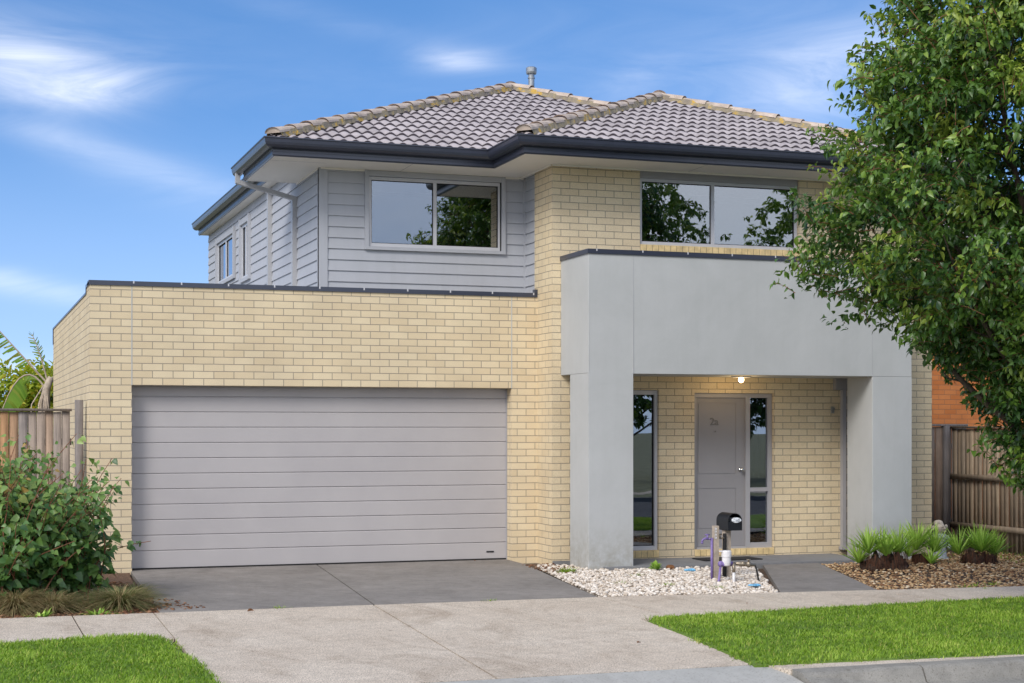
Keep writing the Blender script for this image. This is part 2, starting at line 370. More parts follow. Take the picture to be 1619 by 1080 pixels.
def blades(P,D,L,W,rnd,segs=3,droop=.5):
    n=len(P); D=norm(D); S=norm(np.cross(D,np.array([0,0,1.0])+RS.normal(size=(n,3))*.05))
    H=D.copy(); H[:,2]=0; H=norm(H)
    V=[]
    for i in range(segs+1):
        t=i/segs; c=P+D*(L*t)[:,None]; c=c+H*(L*droop*.35*t*t)[:,None]; c[:,2]-=(L*droop*.5*t*t)
        h=(W*.5*(1-t**1.6)+.0004)[:,None]; V+= [c-S*h,c+S*h]
    V=np.stack(V,1); k=2*(segs+1)
    ft=np.array([(2*i,2*i+1,2*i+3,2*i+2) for i in range(segs)]); F=(ft[None]+(np.arange(n)*k)[:,None,None]).reshape(-1,4)
    return V.reshape(-1,3),F,np.repeat(rnd,k)

# ------------------------------------------------------------------ ground, paving, street
def sheet(name,poly,z,mat,z0=None):
    b=MB()
    if z0 is None: b.face([(x,y,z) for x,y in poly],[(x,y) for x,y in poly])
    else: b.prism(poly,z0,z)
    o=b.build(name,mat); return struct(o)
sheet('ground',[(-400,-400),(400,-400),(400,400),(-400,400)],-.20,'far_ground')
YK=-9.28     # back of kerb line
sheet('garden_soil',[(-14,-4.36),(14,-5.0),(14,12),(-14,12)],-.07,'soil')
b=MB()
b.prism([(-14,-9.0),(-14,-4.36),(-.46,-4.36),(-.46,-9.0)],-.19,-.028)
b.prism([(4.6,-9.0),(4.6,-4.45),(14,-5.35),(14,-9.0)],-.19,-.028)
struct(b.build('footpath_base','joint'))
# footpath: bays separated by thin joints
b=MB()
def inner(x): return -4.34-.012*(x+1) if x<4.6 else -4.43-.10*(x-4.6)
xs=[-14,-12,-10,-8,-6,-4,-2,-.475]; g_=.006
for i in range(len(xs)-1):
    xa,xb=xs[i]+g_,xs[i+1]-g_
    b.prism([(xa,inner(xa)),(xa,-6.2),(xb,-6.2),(xb,inner(xb))][::-1],-.19,G)
xs=[-.475,.235]; b.prism([(-.469,-6.2),(.194,-6.2),(.236,inner(.2)),(-.469,inner(-.4))],-.19,G)
xs=[4.585,6.08,7.62,9.2,10.8,12.4,14]
for i in range(len(xs)-1):
    xa,xb=xs[i]+g_,xs[i+1]-g_
    b.prism([(xa,-6.3),(xb,-6.3),(xb,inner(xb)),(xa,inner(xa))],-.19,G)
struct(b.build('footpath','conc_path'))
sheet('joint_bed',[(-.5,-9.0),(4.7,-9.0),(4.7,-4.3),(-.5,-4.3)],-.05,'joint')
# vehicle crossover, two slabs with skewed joint
b=MB()
b.prism([(.14,-8.98),(1.981,-8.98),(2.286,-4.37),(.245,-4.36)],-.19,G)
b.prism([(1.998,-8.98),(3.97,-8.98),(4.25,-6.2),(4.575,-6.2),(4.575,-4.425),(2.303,-4.375)],-.19,G)
b.prism([(-.47,-8.98),(.128,-8.98),(.165,-6.21),(-.47,-6.21)],-.19,-.03)
struct(b.build('vehicle_crossover','conc_path'))
# driveway
b=MB()
b.prism([(.30,-4.354),(2.296,-4.368),(2.731,.3),(.48,.3)],-.19,G)
b.prism([(2.313,-4.366),(4.58,-4.418),(5.18,-.55),(5.2,.3),(2.748,.3)],-.19,G)
struct(b.build('driveway','conc_drive'))
b=MB(); b.prism([(.31,-4.34),(4.56,-4.41),(5.18,.29),(.485,.29)],-.15,-.03); struct(b.build('driveway_joint','joint'))
# apron + kerb + gutter + road
b=MB()
b.face([(-.1,-9.0,G),(4.05,-9.0,G),(4.05,-9.5,-.09),(-.1,-9.5,-.09)][::-1],None)
b.face([(-.1,-9.5,-.09),(4.05,-9.5,-.09),(4.05,-9.9,-.125),(-.1,-9.9,-.125)][::-1],None)
struct(b.build('crossover_apron','conc_apron'))
def kerb(xa,xb,ta,tb,bld):
    # ta,tb: 1 = full height, 0 = flush
    pr=[]
    for x,t in ((xa,ta),(xb,tb)):
        pr.append([(x,YK+.02,-.2),(x,YK,G+.004),(x,YK-.13,G+.002*t-.006*(1-t)),(x,YK-.165,G-.012*t-.022*(1-t)),(x,YK-.215-.12*(1-t),-.122*t-.105*(1-t)),(x,YK-.26-.12*(1-t),-.134),(x,YK-.62,-.142),(x,YK-.62,-.2)])
    for i in range(len(pr[0])-1):
        bld.face([pr[0][i],pr[0][i+1],pr[1][i+1],pr[1][i]],None)
    bld.face(pr[0][::-1],None); bld.face(pr[1],None)
b=MB()
kerb(4.85,5.0,1,1,b)
x=5.012
while x<30: kerb(x,x+2.4,1,1,b); x+=2.412
kerb(4.06,4.85,.0,1,b)
x=-.95
kerb(-.95,-.11,1,0,b)
while x>-30: kerb(x-2.412,x-.012,1,1,b); x-=2.412
struct(b.build('kerb','conc_kerb'))
sheet('road',[(-60,-17.6),(60,-17.6),(60,-9.88),(-60,-9.88)],-.146,'asphalt')
sheet('opposite_footpath',[(-60,-21.4),(60,-21.4),(60,-19.9),(-60,-19.9)],-.05,'conc_path',-.2)
b=MB(); b.box(-60,60,-17.75,-17.6,-.2,-.04); struct(b.build('opposite_kerb','conc_kerb'))
sheet('opposite_verge',[(-60,-40),(60,-40),(60,-17.75),(-60,-17.75)],-.055,'far_ground')
# small strip between apron end and kerb (concrete shoulder)
sheet('kerb_shoulder',[(3.97,-9.0),(8.0,-9.17),(8.0,YK+.004),(4.05,YK+.004),(3.97,-9.0)][:4],G+.001,'conc_path',-.19)

# lawns : soil sheet + blades
def pip(poly,x,y):
    ins=np.zeros(len(x),dtype=bool); n=len(poly); j=n-1
    for i in range(n):
        xi,yi=poly[i]; xj,yj=poly[j]
        c=((yi>y)!=(yj>y))&(x<(xj-xi)*(y-yi)/(yj-yi+1e-12)+xi); ins^=c; j=i
    return ins
LAWN_L=[(-14,-9.2),(-14,-6.05),(-1.1,-6.1),(-.5,-6.0),(-.1,-5.93),(.04,-6.08),(.12,-6.5),(.16,-7.2),(.19,-8.0),(.17,-9.2)]
LAWN_R=[(3.88,-9.06),(4.1,-7.6),(4.24,-6.42),(4.4,-6.2),(5.2,-6.14),(6.2,-6.02),(8.6,-5.88),(14,-5.75),(14,-9.25),(7.5,-9.24),(5.6,-9.16)]
for nm,poly,rng,dens in (('left',LAWN_L,(-2.6,.25,-9.3,-5.9),5200),('right',LAWN_R,(3.7,11.2,-9.3,-5.7),4300)):
    sheet('lawn_ground',poly,G+.006,'lawn_soil',-.1)
    x0,x1,y0,y1=rng; n=int((x1-x0)*(y1-y0)*dens); X=RS.uniform(x0,x1,n); Y=RS.uniform(y0,y1,n)
    jx=np.array([mnoise.noise(Vector((x*4,y*4,3)))+.6*mnoise.noise(Vector((x*13,y*13,9))) for x,y in zip(X,Y)])*.07; k=pip(poly,X+jx+RS.normal(size=n)*.02,Y+jx+RS.normal(size=n)*.024); X=X[k]; Y=Y[k]; n=len(X)
    D=RS.normal(size=(n,3))*.42; D[:,2]=1
    cl=np.array([mnoise.noise(Vector((x*1.3,y*1.3,0)))+.9*mnoise.noise(Vector((x*7,y*7,5))) for x,y in zip(X,Y)])
    L=RS.uniform(.03,.058,n)*(1+.35*cl)
    tall=RS.rand(n)<.01; L[tall]*=1.8
    P=np.stack([X,Y,np.full(n,G)],1)
    rnd=np.clip(.40+.42*cl+RS.normal(size=n)*.22,0,.93); rnd[RS.rand(n)<.05]=1
    V,F,r=blades(P,D,L,np.full(n,.0062),rnd,2,.6)
    o=numpy_mesh('lawn_grass',V,F,r,'grass_blade')
    o['kind']='stuff'; o['label']='short bright green grass on the %s of the concrete crossover'%('left side' if nm=='left' else 'right side'); o['category']='grass'

# stones
ico=bmesh.new(); bmesh.ops.create_icosphere(ico,subdivisions=2,radius=1); IV=np.array([v.co[:] for v in ico.verts]); IF=np.array([[v.index for v in f.verts] for f in ico.faces]); ico.free()
ico=bmesh.new(); bmesh.ops.create_icosphere(ico,subdivisions=1,radius=1); IV1=np.array([v.co[:] for v in ico.verts]); IF1=np.array([[v.index for v in f.verts] for f in ico.faces]); ico.free()
def stones(name,poly,n,smin,smax,z,mat,label,cat,zr=.03,low=False,flat=.62,smooth=True,hf=None):
    iv,iff=(IV1,IF1) if low else (IV,IF)
    xs=[p[0] for p in poly]; ys=[p[1] for p in poly]
    X=RS.uniform(min(xs),max(xs),n*3); Y=RS.uniform(min(ys),max(ys),n*3); k=pip(poly,X,Y); X=X[k][:n]; Y=Y[k][:n]; n=len(X)
    S=RS.uniform(smin,smax,n); nv=len(iv)
    protos=[]
    for q in range(10):
        pv=iv.copy(); off=RS.rand(3)*50
        pv=pv*(1+.28*np.array([mnoise.noise(Vector(tuple(p*1.1+off))) for p in pv]))[:,None]; protos.append(pv)
    V=np.empty((n,nv,3))
    for i in range(n):
        a=RS.uniform(0,6.28); c,s_=math.cos(a),math.sin(a); t=RS.normal()*.25
        p=protos[i%10]*np.array([1,RS.uniform(.65,.95),flat*RS.uniform(.8,1.15)])*S[i]
        y=p[:,1]*math.cos(t)-p[:,2]*math.sin(t); zz=p[:,1]*math.sin(t)+p[:,2]*math.cos(t); x=p[:,0]
        zb=z+RS.uniform(0,zr)+(hf(X[i],Y[i]) if hf else 0)
        V[i]=np.stack([X[i]+x*c-y*s_,Y[i]+x*s_+y*c,zb+zz],1)
    F=(iff[None]+(np.arange(n)*nv)[:,None,None]).reshape(-1,3)
    o=numpy_mesh(name,V.reshape(-1,3),F,np.repeat(np.clip(RS.normal(.6,.25,n),0,1),nv),mat,smooth=smooth)
    o['kind']='stuff'; o['label']=label; o['category']=cat; return o
WG=[(4.66,-4.38),(5.22,-1.0),(5.3,-.62),(5.68,-.86),(6.26,-1.62),(7.78,-1.62),(6.5,-4.60)]
sheet('gravel_bed',WG,-.055,'mortar')
stones('white_gravel',WG,8200,.010,.027,-.055,'pebble_white','rounded white pebbles filling the bed around the letterbox','gravel',.035)
stones('white_gravel_edge',[(4.62,-4.36),(4.85,-3.2),(5.3,-2.9),(6.1,-4.2),(6.5,-4.58)],260,.014,.03,-.025,'pebble_white','loose white pebbles spilling along the footpath edge','gravel',.012)
TG=[(7.66,-4.72),(8.72,-1.66),(9.3,-1.64),(9.5,-1.5),(10.2,-1.5),(10.3,-.62),(11.1,-.6),(12.1,-.2),(12.1,-5.1),(9.3,-4.86)]
stones('tan_gravel',TG,8500,.010,.027,-.07,'pebble_tan','mixed tan and brown gravel in the bed beside the entry path','gravel',.03,low=True,flat=.34,smooth=False,hf=lambda x,y:.05*max(0,1-((x-9.8)**2+(y+2.6)**2)/3))
LM=[(-3.5,-4.36),(.20,-4.36),(.42,-.4),(.46,-.02),(-3.5,.3)]
sheet('mulch_bed',LM,-.035,'mulch')
stones('bark_mulch',[(-1.6,-4.36),(.30,-4.36),(.40,-3.4),(.3,-1.2),(-1.6,-1.2)],2600,.008,.03,-.035,'bark_chip','brown bark chips and dead leaves under the left shrub','mulch',.02,low=True,flat=.3,smooth=False)
stones('leaf_litter',[(.2,-4.3),(.75,-4.1),(.55,-3.3),(.3,-3.0)],130,.008,.024,-.018,'bark_chip','brown leaf litter blown onto the left driveway corner','leaf litter',.006,low=True,flat=.25,smooth=False)
stones('leaf_litter',[(5.02,-1.5),(5.1,-.7),(5.5,-.62),(5.66,-1.0),(5.3,-2.0)],170,.008,.022,-.03,'bark_chip','red-brown dead leaves at the foot of the brick pier','leaf litter',.02,low=True,flat=.3,smooth=False)

# entry path and porch
b=MB(); b.prism([(6.52,-4.62),(7.60,-4.72),(8.70,-1.60),(7.98,-1.60),(7.93,-1.6)],-.19,G); struct(b.build('entry_path','conc_drive'))
b=MB(); b.prism([(5.85,-1.6),(9.5,-1.6),(9.5,-.5),(5.85,-.5)],-.19,0.0); struct(b.build('porch_slab','conc_porch',bevel=.008))

# ------------------------------------------------------------------ HOUSE
XA,XB=5.55,11.07; YB=-.54; ZS=4.955
H=thing('two_storey_house',(5.5,0,0),'two storey cream brick house with grey cladding, white-grey rendered portico and tiled hip roof','house')

def wall(b, fn, u0,u1,z0,z1, holes, thick, mi=0, u_off=0, rev=True):
    """fn(u,d,z)->xyz, d = inward depth. Grid minus holes, with reveals."""
    us=sorted({u0,u1,*[h[0] for h in holes],*[h[1] for h in holes]}); zs=sorted({z0,z1,*[h[2] for h in holes],*[h[3] for h in holes]})
    us=[u for u in us if u0<=u<=u1]; zs=[z for z in zs if z0<=z<=z1]
    for i in range(len(us)-1):
        for j in range(len(zs)-1):
            uc=(us[i]+us[i+1])/2; zc=(zs[j]+zs[j+1])/2
            if any(h[0]<uc<h[1] and h[2]<zc<h[3] for h in holes): continue
            q=[(us[i],zs[j]),(us[i+1],zs[j]),(us[i+1],zs[j+1]),(us[i],zs[j+1])]
            b.face([fn(u,0,z) for u,z in q],[(u-u_off,z) for u,z in q],mi)
    if rev:
        for (a,c,e,f) in holes:
            e=max(e,z0); f2=min(f,z1)
            b.face([fn(a,0,e),fn(a,thick,e),fn(a,thick,f2),fn(a,0,f2)],[(a-u_off,e),(a-u_off-thick,e),(a-u_off-thick,f2),(a-u_off,f2)],mi)
            b.face([fn(c,thick,e),fn(c,0,e),fn(c,0,f2),fn(c,thick,f2)],[(c-u_off+thick,e),(c-u_off,e),(c-u_off,f2),(c-u_off+thick,f2)],mi)
            if f<z1: b.face([fn(a,0,f),fn(a,thick,f),fn(c,thick,f),fn(c,0,f)],[(a-u_off,f-.01),(a-u_off,f-.02),(c-u_off,f-.02),(c-u_off,f-.01)],mi)
            if e>z0: b.face([fn(a,0,e),fn(c,0,e),fn(c,thick,e),fn(a,thick,e)],[(a-u_off,e),(c-u_off,e),(c-u_off,e+thick),(a-u_off,e+thick)],mi)
front=lambda y0:(lambda u,d,z:(u,y0+d,z))
leftf=lambda x0:(lambda u,d,z:(x0+d,u,z))

# garage brick walls
b=MB()
wall(b,front(0),0,XA,-.19,3.345,[(.48,5.203,-.3,2.17)],.2)
def lf(u,d,z): return (0+d,u,z)
b.face([(0,7.5,-.19),(0,0,-.19),(0,0,3.27),(0,7.5,3.27)],[(-7.5,-.19),(0,-.19),(0,3.27),(-7.5,3.27)])
b.face([(0,.5,3.27),(0,0,3.27),(0,0,3.345),(0,.5,3.345)],[(-.5,3.27),(0,3.27),(0,3.345),(-.5,3.345)])
b.box(.0,.22,7.5,7.72,-.19,3.27)   # rear corner
b.face([(.22,.22,-.1),(.22,7.5,-.1),(.22,7.5,3.27),(.22,.22,3.27)])   # inner parapet faces
b.face([(.22,.22,3.27),(.22,.5,3.27),(.22,.5,3.345),(.22,.22,3.345)])
b.face([(0,.5,3.27),(.22,.5,3.27),(.22,.5,3.345),(0,.5,3.345)])
b.face([(.22,.22,2.5),(XA,.22,2.5),(XA,.22,3.345),(.22,.22,3.345)])
gw=b.build('garage_wall','brick_cream',H)
# pale control joints above the opening
b=MB(); b.box(.474,.486,-.003,.01,2.17,3.33); b.box(5.197,5.209,-.003,.01,2.17,3.33); b.build_each('control_joint','render_grey',gw)
# capping
b=MB(); b.box(-.012,XA-.003,-.016,.236,3.335,3.39); b.box(-.012,.236,-.012,.5,3.334,3.372)
b.box(XA-.045,XA-.004,-.022,.05,3.385,3.435)
cap=b.build('parapet_capping','navy',H,bevel=.003)
b=MB(); b.box(-.012,.236,.502,7.73,3.262,3.286); b.box(-.012,-.001,.49,.502,3.262,3.372); b.box(-.012,.004,7.6,7.73,3.02,3.262)
b.build('side_parapet_capping','navy',H)
b=MB()
for i in range(10): b.box(.5+i*.555-.008,.5+i*.555+.008,-.020,-.014,3.362,3.392)
b.build_each('capping_clip','alum',cap)
b=MB(); b.box(.22,XA,.22,7.5,3.02,3.06); b.box(.22,2.86,7.3,7.5,3.0,3.2); b.build('garage_roof','flat_roof',H)

# garage door
b=MB(); z=G-.005; lines=[2.17,2.04]; 
while lines[-1]>.05: lines.append(lines[-1]-.184)
lines[-1]=G
for i in range(len(lines)-1):
    zt,zb=lines[i],lines[i+1]; x0,x1=.49,5.195; y=.2
    P_=[(y+.006,zt),(y+.006,zt-.006),(y,zt-.011),(y,zb+.008),(y+.012,zb+.003),(y+.012,zb)]
    for (ya,za),(yb,zbb) in zip(P_[:-1],P_[1:]):
        b.face([(x0,yb,zbb),(x1,yb,zbb),(x1,ya,za),(x0,ya,za)])
gd=b.build('garage_door','garage_paint',H)
b=MB(); b.box(.49,5.195,.185,.22,G-.012,G+.018); b.build('rubber_seal','black_rubber',gd)
b=MB(); b.box(4.93,5.03,.192,.2,.075,.092); b.build('maker_plate','black_metal',gd)
b=MB(); b.box(.481,.492,.17,.22,G,2.165); b.box(5.193,5.202,.17,.22,G,2.165); b.box(.481,5.202,.17,.225,2.155,2.168); b.build_each('door_jamb','trim_grey',gd)

# main brick walls
b=MB()
UW=(6.745,9.03,4.0,ZS+.1); PW=(6.34,7.01,.10,2.15); DR=(7.508,8.66,.10,2.118)
wall(b,front(YB),XA,XB,-.19,ZS,[UW,PW,DR],.11,u_off=XA)
b.face([(XA,.10,-.19),(XA,YB,-.19),(XA,YB,ZS),(XA,.10,ZS)],[(-.64+.0,-.19),(0,-.19),(0,ZS),(-.64,ZS)])
b.face([(XA,.10,3.0),(XA+.1,.10,3.0),(XA+.1,.10,ZS),(XA,.10,ZS)])
b.face([(XB,YB,-.19),(XB,10.2,-.19),(XB,10.2,ZS),(XB,YB,ZS)],[(0,-.19),(10.74,-.19),(10.74,ZS),(0,ZS)])
b.face([(XB,10.2,-.19),(2.9,10.2,-.19),(2.9,10.2,ZS+.2),(XB,10.2,ZS+.2)],[(0,-.19),(8.2,-.19),(8.2,ZS),(0,ZS)])
bw=b.build('brick_wall','brick_cream',H)
b=MB(); b.box(XA+.005,XA+.45,YB-.004,YB+.05,-.19,.005); b.build('footing','conc_porch',bw)
# sill bricks (rowlock courses)
def sill(name,x0,x1,z0,z1,y,par,n):
    b=MB(); w=(x1-x0)/n
    for i in range(n): b.box(x0+i*w+.004,x0+(i+1)*w-.004,y-.004+RS.uniform(-.002,.002),y+.112,z0+.004,z1)
    o=b.build(name,'sill_brick',par,bevel=.002)
    b=MB(); b.box(x0,x1,y+.002,y+.105,z0,z1-.006); b.build('sill_mortar','mortar',o); return o
sill('window_sill',6.745,9.03,3.92,4.003,YB-.006,H,27)
sill('window_sill',6.34,7.01,.012,.103,YB-.006,H,8)
sill('door_sill',7.508,8.66,.012,.098,YB-.006,H,14)

# cladding
def siding_face(b,fn,u0,u1,z0,z1,holes,pitch=.1392,top=4.776):
    zz=[]; z=top
    while z<z1: z+=pitch
    while z>z0-pitch: zz.append(z); z-=pitch
    for i in range(len(zz)-1):
        zt=min(zz[i],z1); zb=max(zz[i+1],z0)
        if zt<=zb: continue
        # split in u by holes crossing this board (boards crossing a hole edge vertically are hidden by trims)
        cuts=[u0,u1]
        for h in holes: cuts+= [h[0],h[1]]
        cuts=sorted({c for c in cuts if u0<=c<=u1})
        for a,c in zip(cuts[:-1],cuts[1:]):
            segs=[(zb,zt)]
            for h in holes:
                if h[0]-1e-6<=a and c<=h[1]+1e-6:
                    ns=[]
                    for (p,q) in segs:
                        if h[3]<=p or h[2]>=q: ns.append((p,q)); continue
                        if p<h[2]: ns.append((p,h[2]))
                        if q>h[3]: ns.append((h[3],q))
                    segs=ns
            for (p,q) in segs:
                dd=lambda z_:-.016*(1-(z_-zz[i+1])/pitch)
                b.face([fn(a,dd(p),p),fn(c,dd(p),p),fn(c,dd(q),q),fn(a,dd(q),q)],[(a,p),(c,p),(c,q),(a,q)])
                if abs(p-zz[i+1])<1e-6: b.face([fn(a,.004,p),fn(c,.004,p),fn(c,dd(p),p),fn(a,dd(p),p)])
XL=2.87; YU=.65; XI=5.62
WF=(3.445,5.325,3.945,4.97)
b=MB()
siding_face(b,front(YU),XL,XI,3.02,ZS,[WF])
b.box(XL+.02,3.44,YU+.01,YU+.05,3.02,ZS); b.box(5.33,XI,YU+.01,YU+.05,3.02,ZS); b.box(3.44,5.33,YU+.01,YU+.05,3.02,3.94)
cf=b.build('front_cladding','siding',H)
b=MB(); b.face([(XL,YU+.006,3.02),(XI,YU+.006,3.02),(XI,YU+.006,3.945),(XL,YU+.006,3.945)]); 
b=MB()
W1=(7.12,9.12,4.13,4.95); W2=(5.68,6.58,4.0,4.965)
siding_face(b,lambda u,d,z:(XL+d,u,z),YU,10.2,3.02,5.186,[W1,W2])
b.box(XL+.01,XL+.05,YU,10.2,3.02,3.9); 
b.build('side_cladding','siding',H)
b=MB(); siding_face(b,lambda u,d,z:(XI+d,u,z),.10,YU,3.02,ZS,[]); b.box(XI+.005,XI+.05,.11,YU,3.02,ZS)
b.build('return_cladding','siding',H)
b=MB(); b.box(XL-.024,XL+.09,YU-.024,YU+.04,3.02,ZS-.002); b.box(XL-.024,XL-.004,YU-.02,YU+.09,3.02,ZS-.004)
b.box(XI-.028,XI-.004,YU-.028,YU-.004,3.02,ZS-.002)
b.build_each('corner_board','siding',H)
b=MB()
for (u,v) in ((XL+.05,3.5),(XL+.05,3.45)): pass

# window builder
def window(name, fn, u0,u1,z0,z1, mull, parent, fw=.045, depth=.05, label=None, back=.12, blind=.12, rail=None, fmat='alum'):
    """fn(u,d,z): d>0 inward"""
    def B(bb,ua,ub,da,db,za,zb):
        p0=fn(ua,da,za); p1=fn(ub,db,zb); bb.box(p0[0],p1[0],p0[1],p1[1],p0[2],p1[2])
    b=MB()
    B(b,u0,u1,0,depth,z0,z0+fw); B(b,u0,u1,0,depth,z1-fw,z1); B(b,u0,u0+fw,0.001,depth,z0+fw,z1-fw); B(b,u1-fw,u1,0.001,depth,z0+fw,z1-fw)
    fr=b.build(name,fmat,parent,bevel=.003)
    if label: fr['label']=label
    for mu in mull:
        b=MB(); B(b,mu-.022,mu+.022,-.002,depth-.004,z0+fw,z1-fw); b.build('mullion',fmat,fr,bevel=.003)
    if rail:
        b=MB(); B(b,u0+fw,u1-fw,-.002,depth-.004,rail-.02,rail+.02); b.build('transom',fmat,fr)
    edges=[u0+fw]+sorted(mull)+[u1-fw]
    for i in range(len(edges)-1):
        b=MB(); B(b,edges[i],edges[i+1],depth*.5+.004*(i%2),depth*.5+.003+.004*(i%2),z0+fw,z1-fw); b.build('pane','glass',fr)
    # dark seal around the panes
    b=MB()
    for i in range(len(edges)-1):
        a,c=edges[i]+(.022 if i else 0),edges[i+1]-(.022 if i<len(edges)-2 else 0)
        d0,d1=depth*.35,depth*.49
        B(b,a,c,d0,d1,z0+fw,z0+fw+.009); B(b,a,c,d0,d1,z1-fw-.009,z1-fw); B(b,a,a+.009,d0,d1,z0+fw,z1-fw); B(b,c-.009,c,d0,d1,z0+fw,z1-fw)
    b.build('seal','black_rubber',fr)
    if blind:
        b=MB(); B(b,u0+fw,u1-fw,back,back+.06,z1-fw-blind,z1-.005); b.build('blind','blind',fr)
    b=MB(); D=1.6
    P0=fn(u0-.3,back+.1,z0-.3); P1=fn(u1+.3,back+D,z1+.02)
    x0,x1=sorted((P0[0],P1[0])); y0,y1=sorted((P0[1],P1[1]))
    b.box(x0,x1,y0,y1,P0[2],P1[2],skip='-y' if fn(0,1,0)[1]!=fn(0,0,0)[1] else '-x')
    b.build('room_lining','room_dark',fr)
    return fr
f1=lambda u,d,z:(u,YU-.01+d,z)
wf=window('window',f1,3.49,5.28,3.985,4.875,[4.375],H,fw=.042)
b=MB(); b.box(3.44,3.49,YU-.045,YU+.03,3.94,ZS-.003); b.box(5.28,5.33,YU-.045,YU+.03,3.94,ZS-.003); b.box(3.49,5.28,YU-.045,YU+.03,3.94,3.98); b.box(3.49,5.28,YU-.035,YU+.02,4.88,ZS-.004)
b.build('window_trim','siding',wf,bevel=.002)
b=MB(); b.box(3.488,3.493,YU-.03,YU,3.98,4.88); b.box(5.262,5.282,YU-.012,YU+.01,3.98,4.88,); b.build_each('flashing','dark_gap',wf)
wb=window('window',lambda u,d,z:(u,YB+.045+d,z),6.75,9.025,4.008,4.852,[7.79],H,fw=.04)
b=MB(); b.box(6.75,9.025,YB+.03,YB+.10,4.854,ZS-.003); b.build('head_infill','trim_grey',wb)
wp=window('window',lambda u,d,z:(u,YB+.04+d,z),6.345,7.005,.105,2.145,[],H,fw=.055,blind=.05)
b=MB(); b.box(6.95,6.962,YB+.03,YB+.06,.16,2.09); b.build('frame_step','trim_grey',wp)
fl=lambda u,d,z:(XL-.012+d,u,z)
for (ya,yb,za,zb,mu) in ((7.2,9.04,4.19,4.90,[8.15]),(5.74,6.52,4.05,4.92,[6.13])):
    ws=window('window',fl,ya,yb,za,zb,mu,H,fw=.045,blind=.05)
    b=MB(); b.box(XL-.055,XL+.01,ya-.06,ya,za-.05,zb+.1); b.box(XL-.055,XL+.01,yb,yb+.06,za-.05,zb+.1); b.box(XL-.05,XL+.01,ya,yb,za-.055,za); b.box(XL-.045,XL+.01,ya,yb,zb,zb+.09)
    b.build('window_trim','siding',ws)

# front door with frame and sidelight
YD=YB+.08
b=MB()
b.box(7.51,7.56,YB+.05,YB+.13,.10,2.115); b.box(7.51,8.655,YB+.048,YB+.13,2.06,2.116); b.box(8.27,8.33,YB+.045,YB+.13,.10,2.06); b.box(8.60,8.655,YB+.05,YB+.13,.10,2.06)
b.box(8.33,8.60,YB+.05,YB+.13,.10,.165); b.box(8.33,8.60,YB+.052,YB+.12,.835,.885); b.box(7.56,8.27,YB+.03,YB+.13,.10,.125)
df=b.build('door_frame','trim_grey',H,bevel=.003)
b=MB(); b.box(8.33,8.60,YB+.085,YB+.089,.885,2.06); b.build('upper_pane','glass',df)
b=MB(); b.box(8.33,8.60,YB+.085,YB+.089,.165,.835); b.build('lower_pane','glass',df)
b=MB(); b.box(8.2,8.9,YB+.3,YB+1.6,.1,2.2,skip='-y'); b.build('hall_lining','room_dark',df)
b=MB()
for i in range(14):
    xa=8.30+i*.024; b.face([(xa,YB+.24+.02*math.sin(i*1.7),1.0),(xa+.024,YB+.24+.02*math.sin((i+1)*1.7),1.0),(xa+.024,YB+.24+.02*math.sin((i+1)*1.7),2.02),(xa,YB+.24+.02*math.sin(i*1.7),2.02)])
b.build('curtain','curtain',df)
# leaf with two recessed-line panels
b=MB(); x0,x1,z0,z1=7.56,8.268,.128,2.058
pan=[(7.60,8.135,1.07,1.985),(7.60,8.135,.36,.875)]
b.box(x0,x1,YD+.006,YD+.045,z0,z1)
def ring(b,p,w,y0,y1):
    a,c,e,f=p
    b.box(a-w,c+w,y0,y1,f,f+w); b.box(a-w,c+w,y0,y1,e-w,e); b.box(a-w,a,y0,y1,e,f); b.box(c,c+w,y0,y1,e,f)
# face: stiles/rails proud, panels proud with grooves between
us=[x0,7.594,8.141,x1]; 
b.box(x0,7.592,YD,YD+.007,z0,z1); b.box(8.143,x1,YD,YD+.007,z0,z1)
for za,zb in ((z0,.352),(.883,1.062),(1.993,z1)): b.box(7.592,8.143,YD,YD+.007,za,zb)
for p in pan: b.box(p[0]+.004,p[1]-.004,YD+.0005,YD+.007,p[2]+.004,p[3]-.004)
dl=b.build('front_door','door_grey',H)
b=MB(); b.tube([(8.205,YD,1.12),(8.205,YD-.012,1.12)],.028,16); b.tube([(8.205,YD-.012,1.12),(8.205,YD-.045,1.12)],.010,10)
b.lathe((0,0,0),[(.0,0)],3)if False else None
b.blob((8.205,YD-.06,1.12),.026,.022,.026,14,8); b.build('door_knob','chrome',dl,smooth=True)
def text(body,size,loc,mat,parent,name,depth=.003):
    c=bpy.data.curves.new(name+'_c','FONT'); c.body=body; c.size=size; c.extrude=depth; c.offset=.0015
    t=bpy.data.objects.new('t',c); COL.objects.link(t); bpy.context.view_layer.update()
    me=bpy.data.meshes.new_from_object(t.evaluated_get(bpy.context.evaluated_depsgraph_get())); bpy.data.objects.remove(t)
    o=bpy.data.objects.new(name,me); COL.objects.link(o); me.materials.clear(); me.materials.append(M[mat])
    me.transform(Matrix.Rotation(R(90),4,'X')); me.transform(Matrix.Translation(Vector(loc)-Vector(parent['_o']))); o.parent=parent; o['_o']=parent['_o']; return o
plain('number_metal',srgb(120,117,114),.4,.03,5,metal=.4)
text('2a',.135,(7.765,YD-.003,1.705),'number_metal',dl,'house_number')
b=MB(); b.tube([(7.845,YD,1.62),(7.845,YD-.006,1.62)],.009,10); b.build('peephole','number_metal',dl)

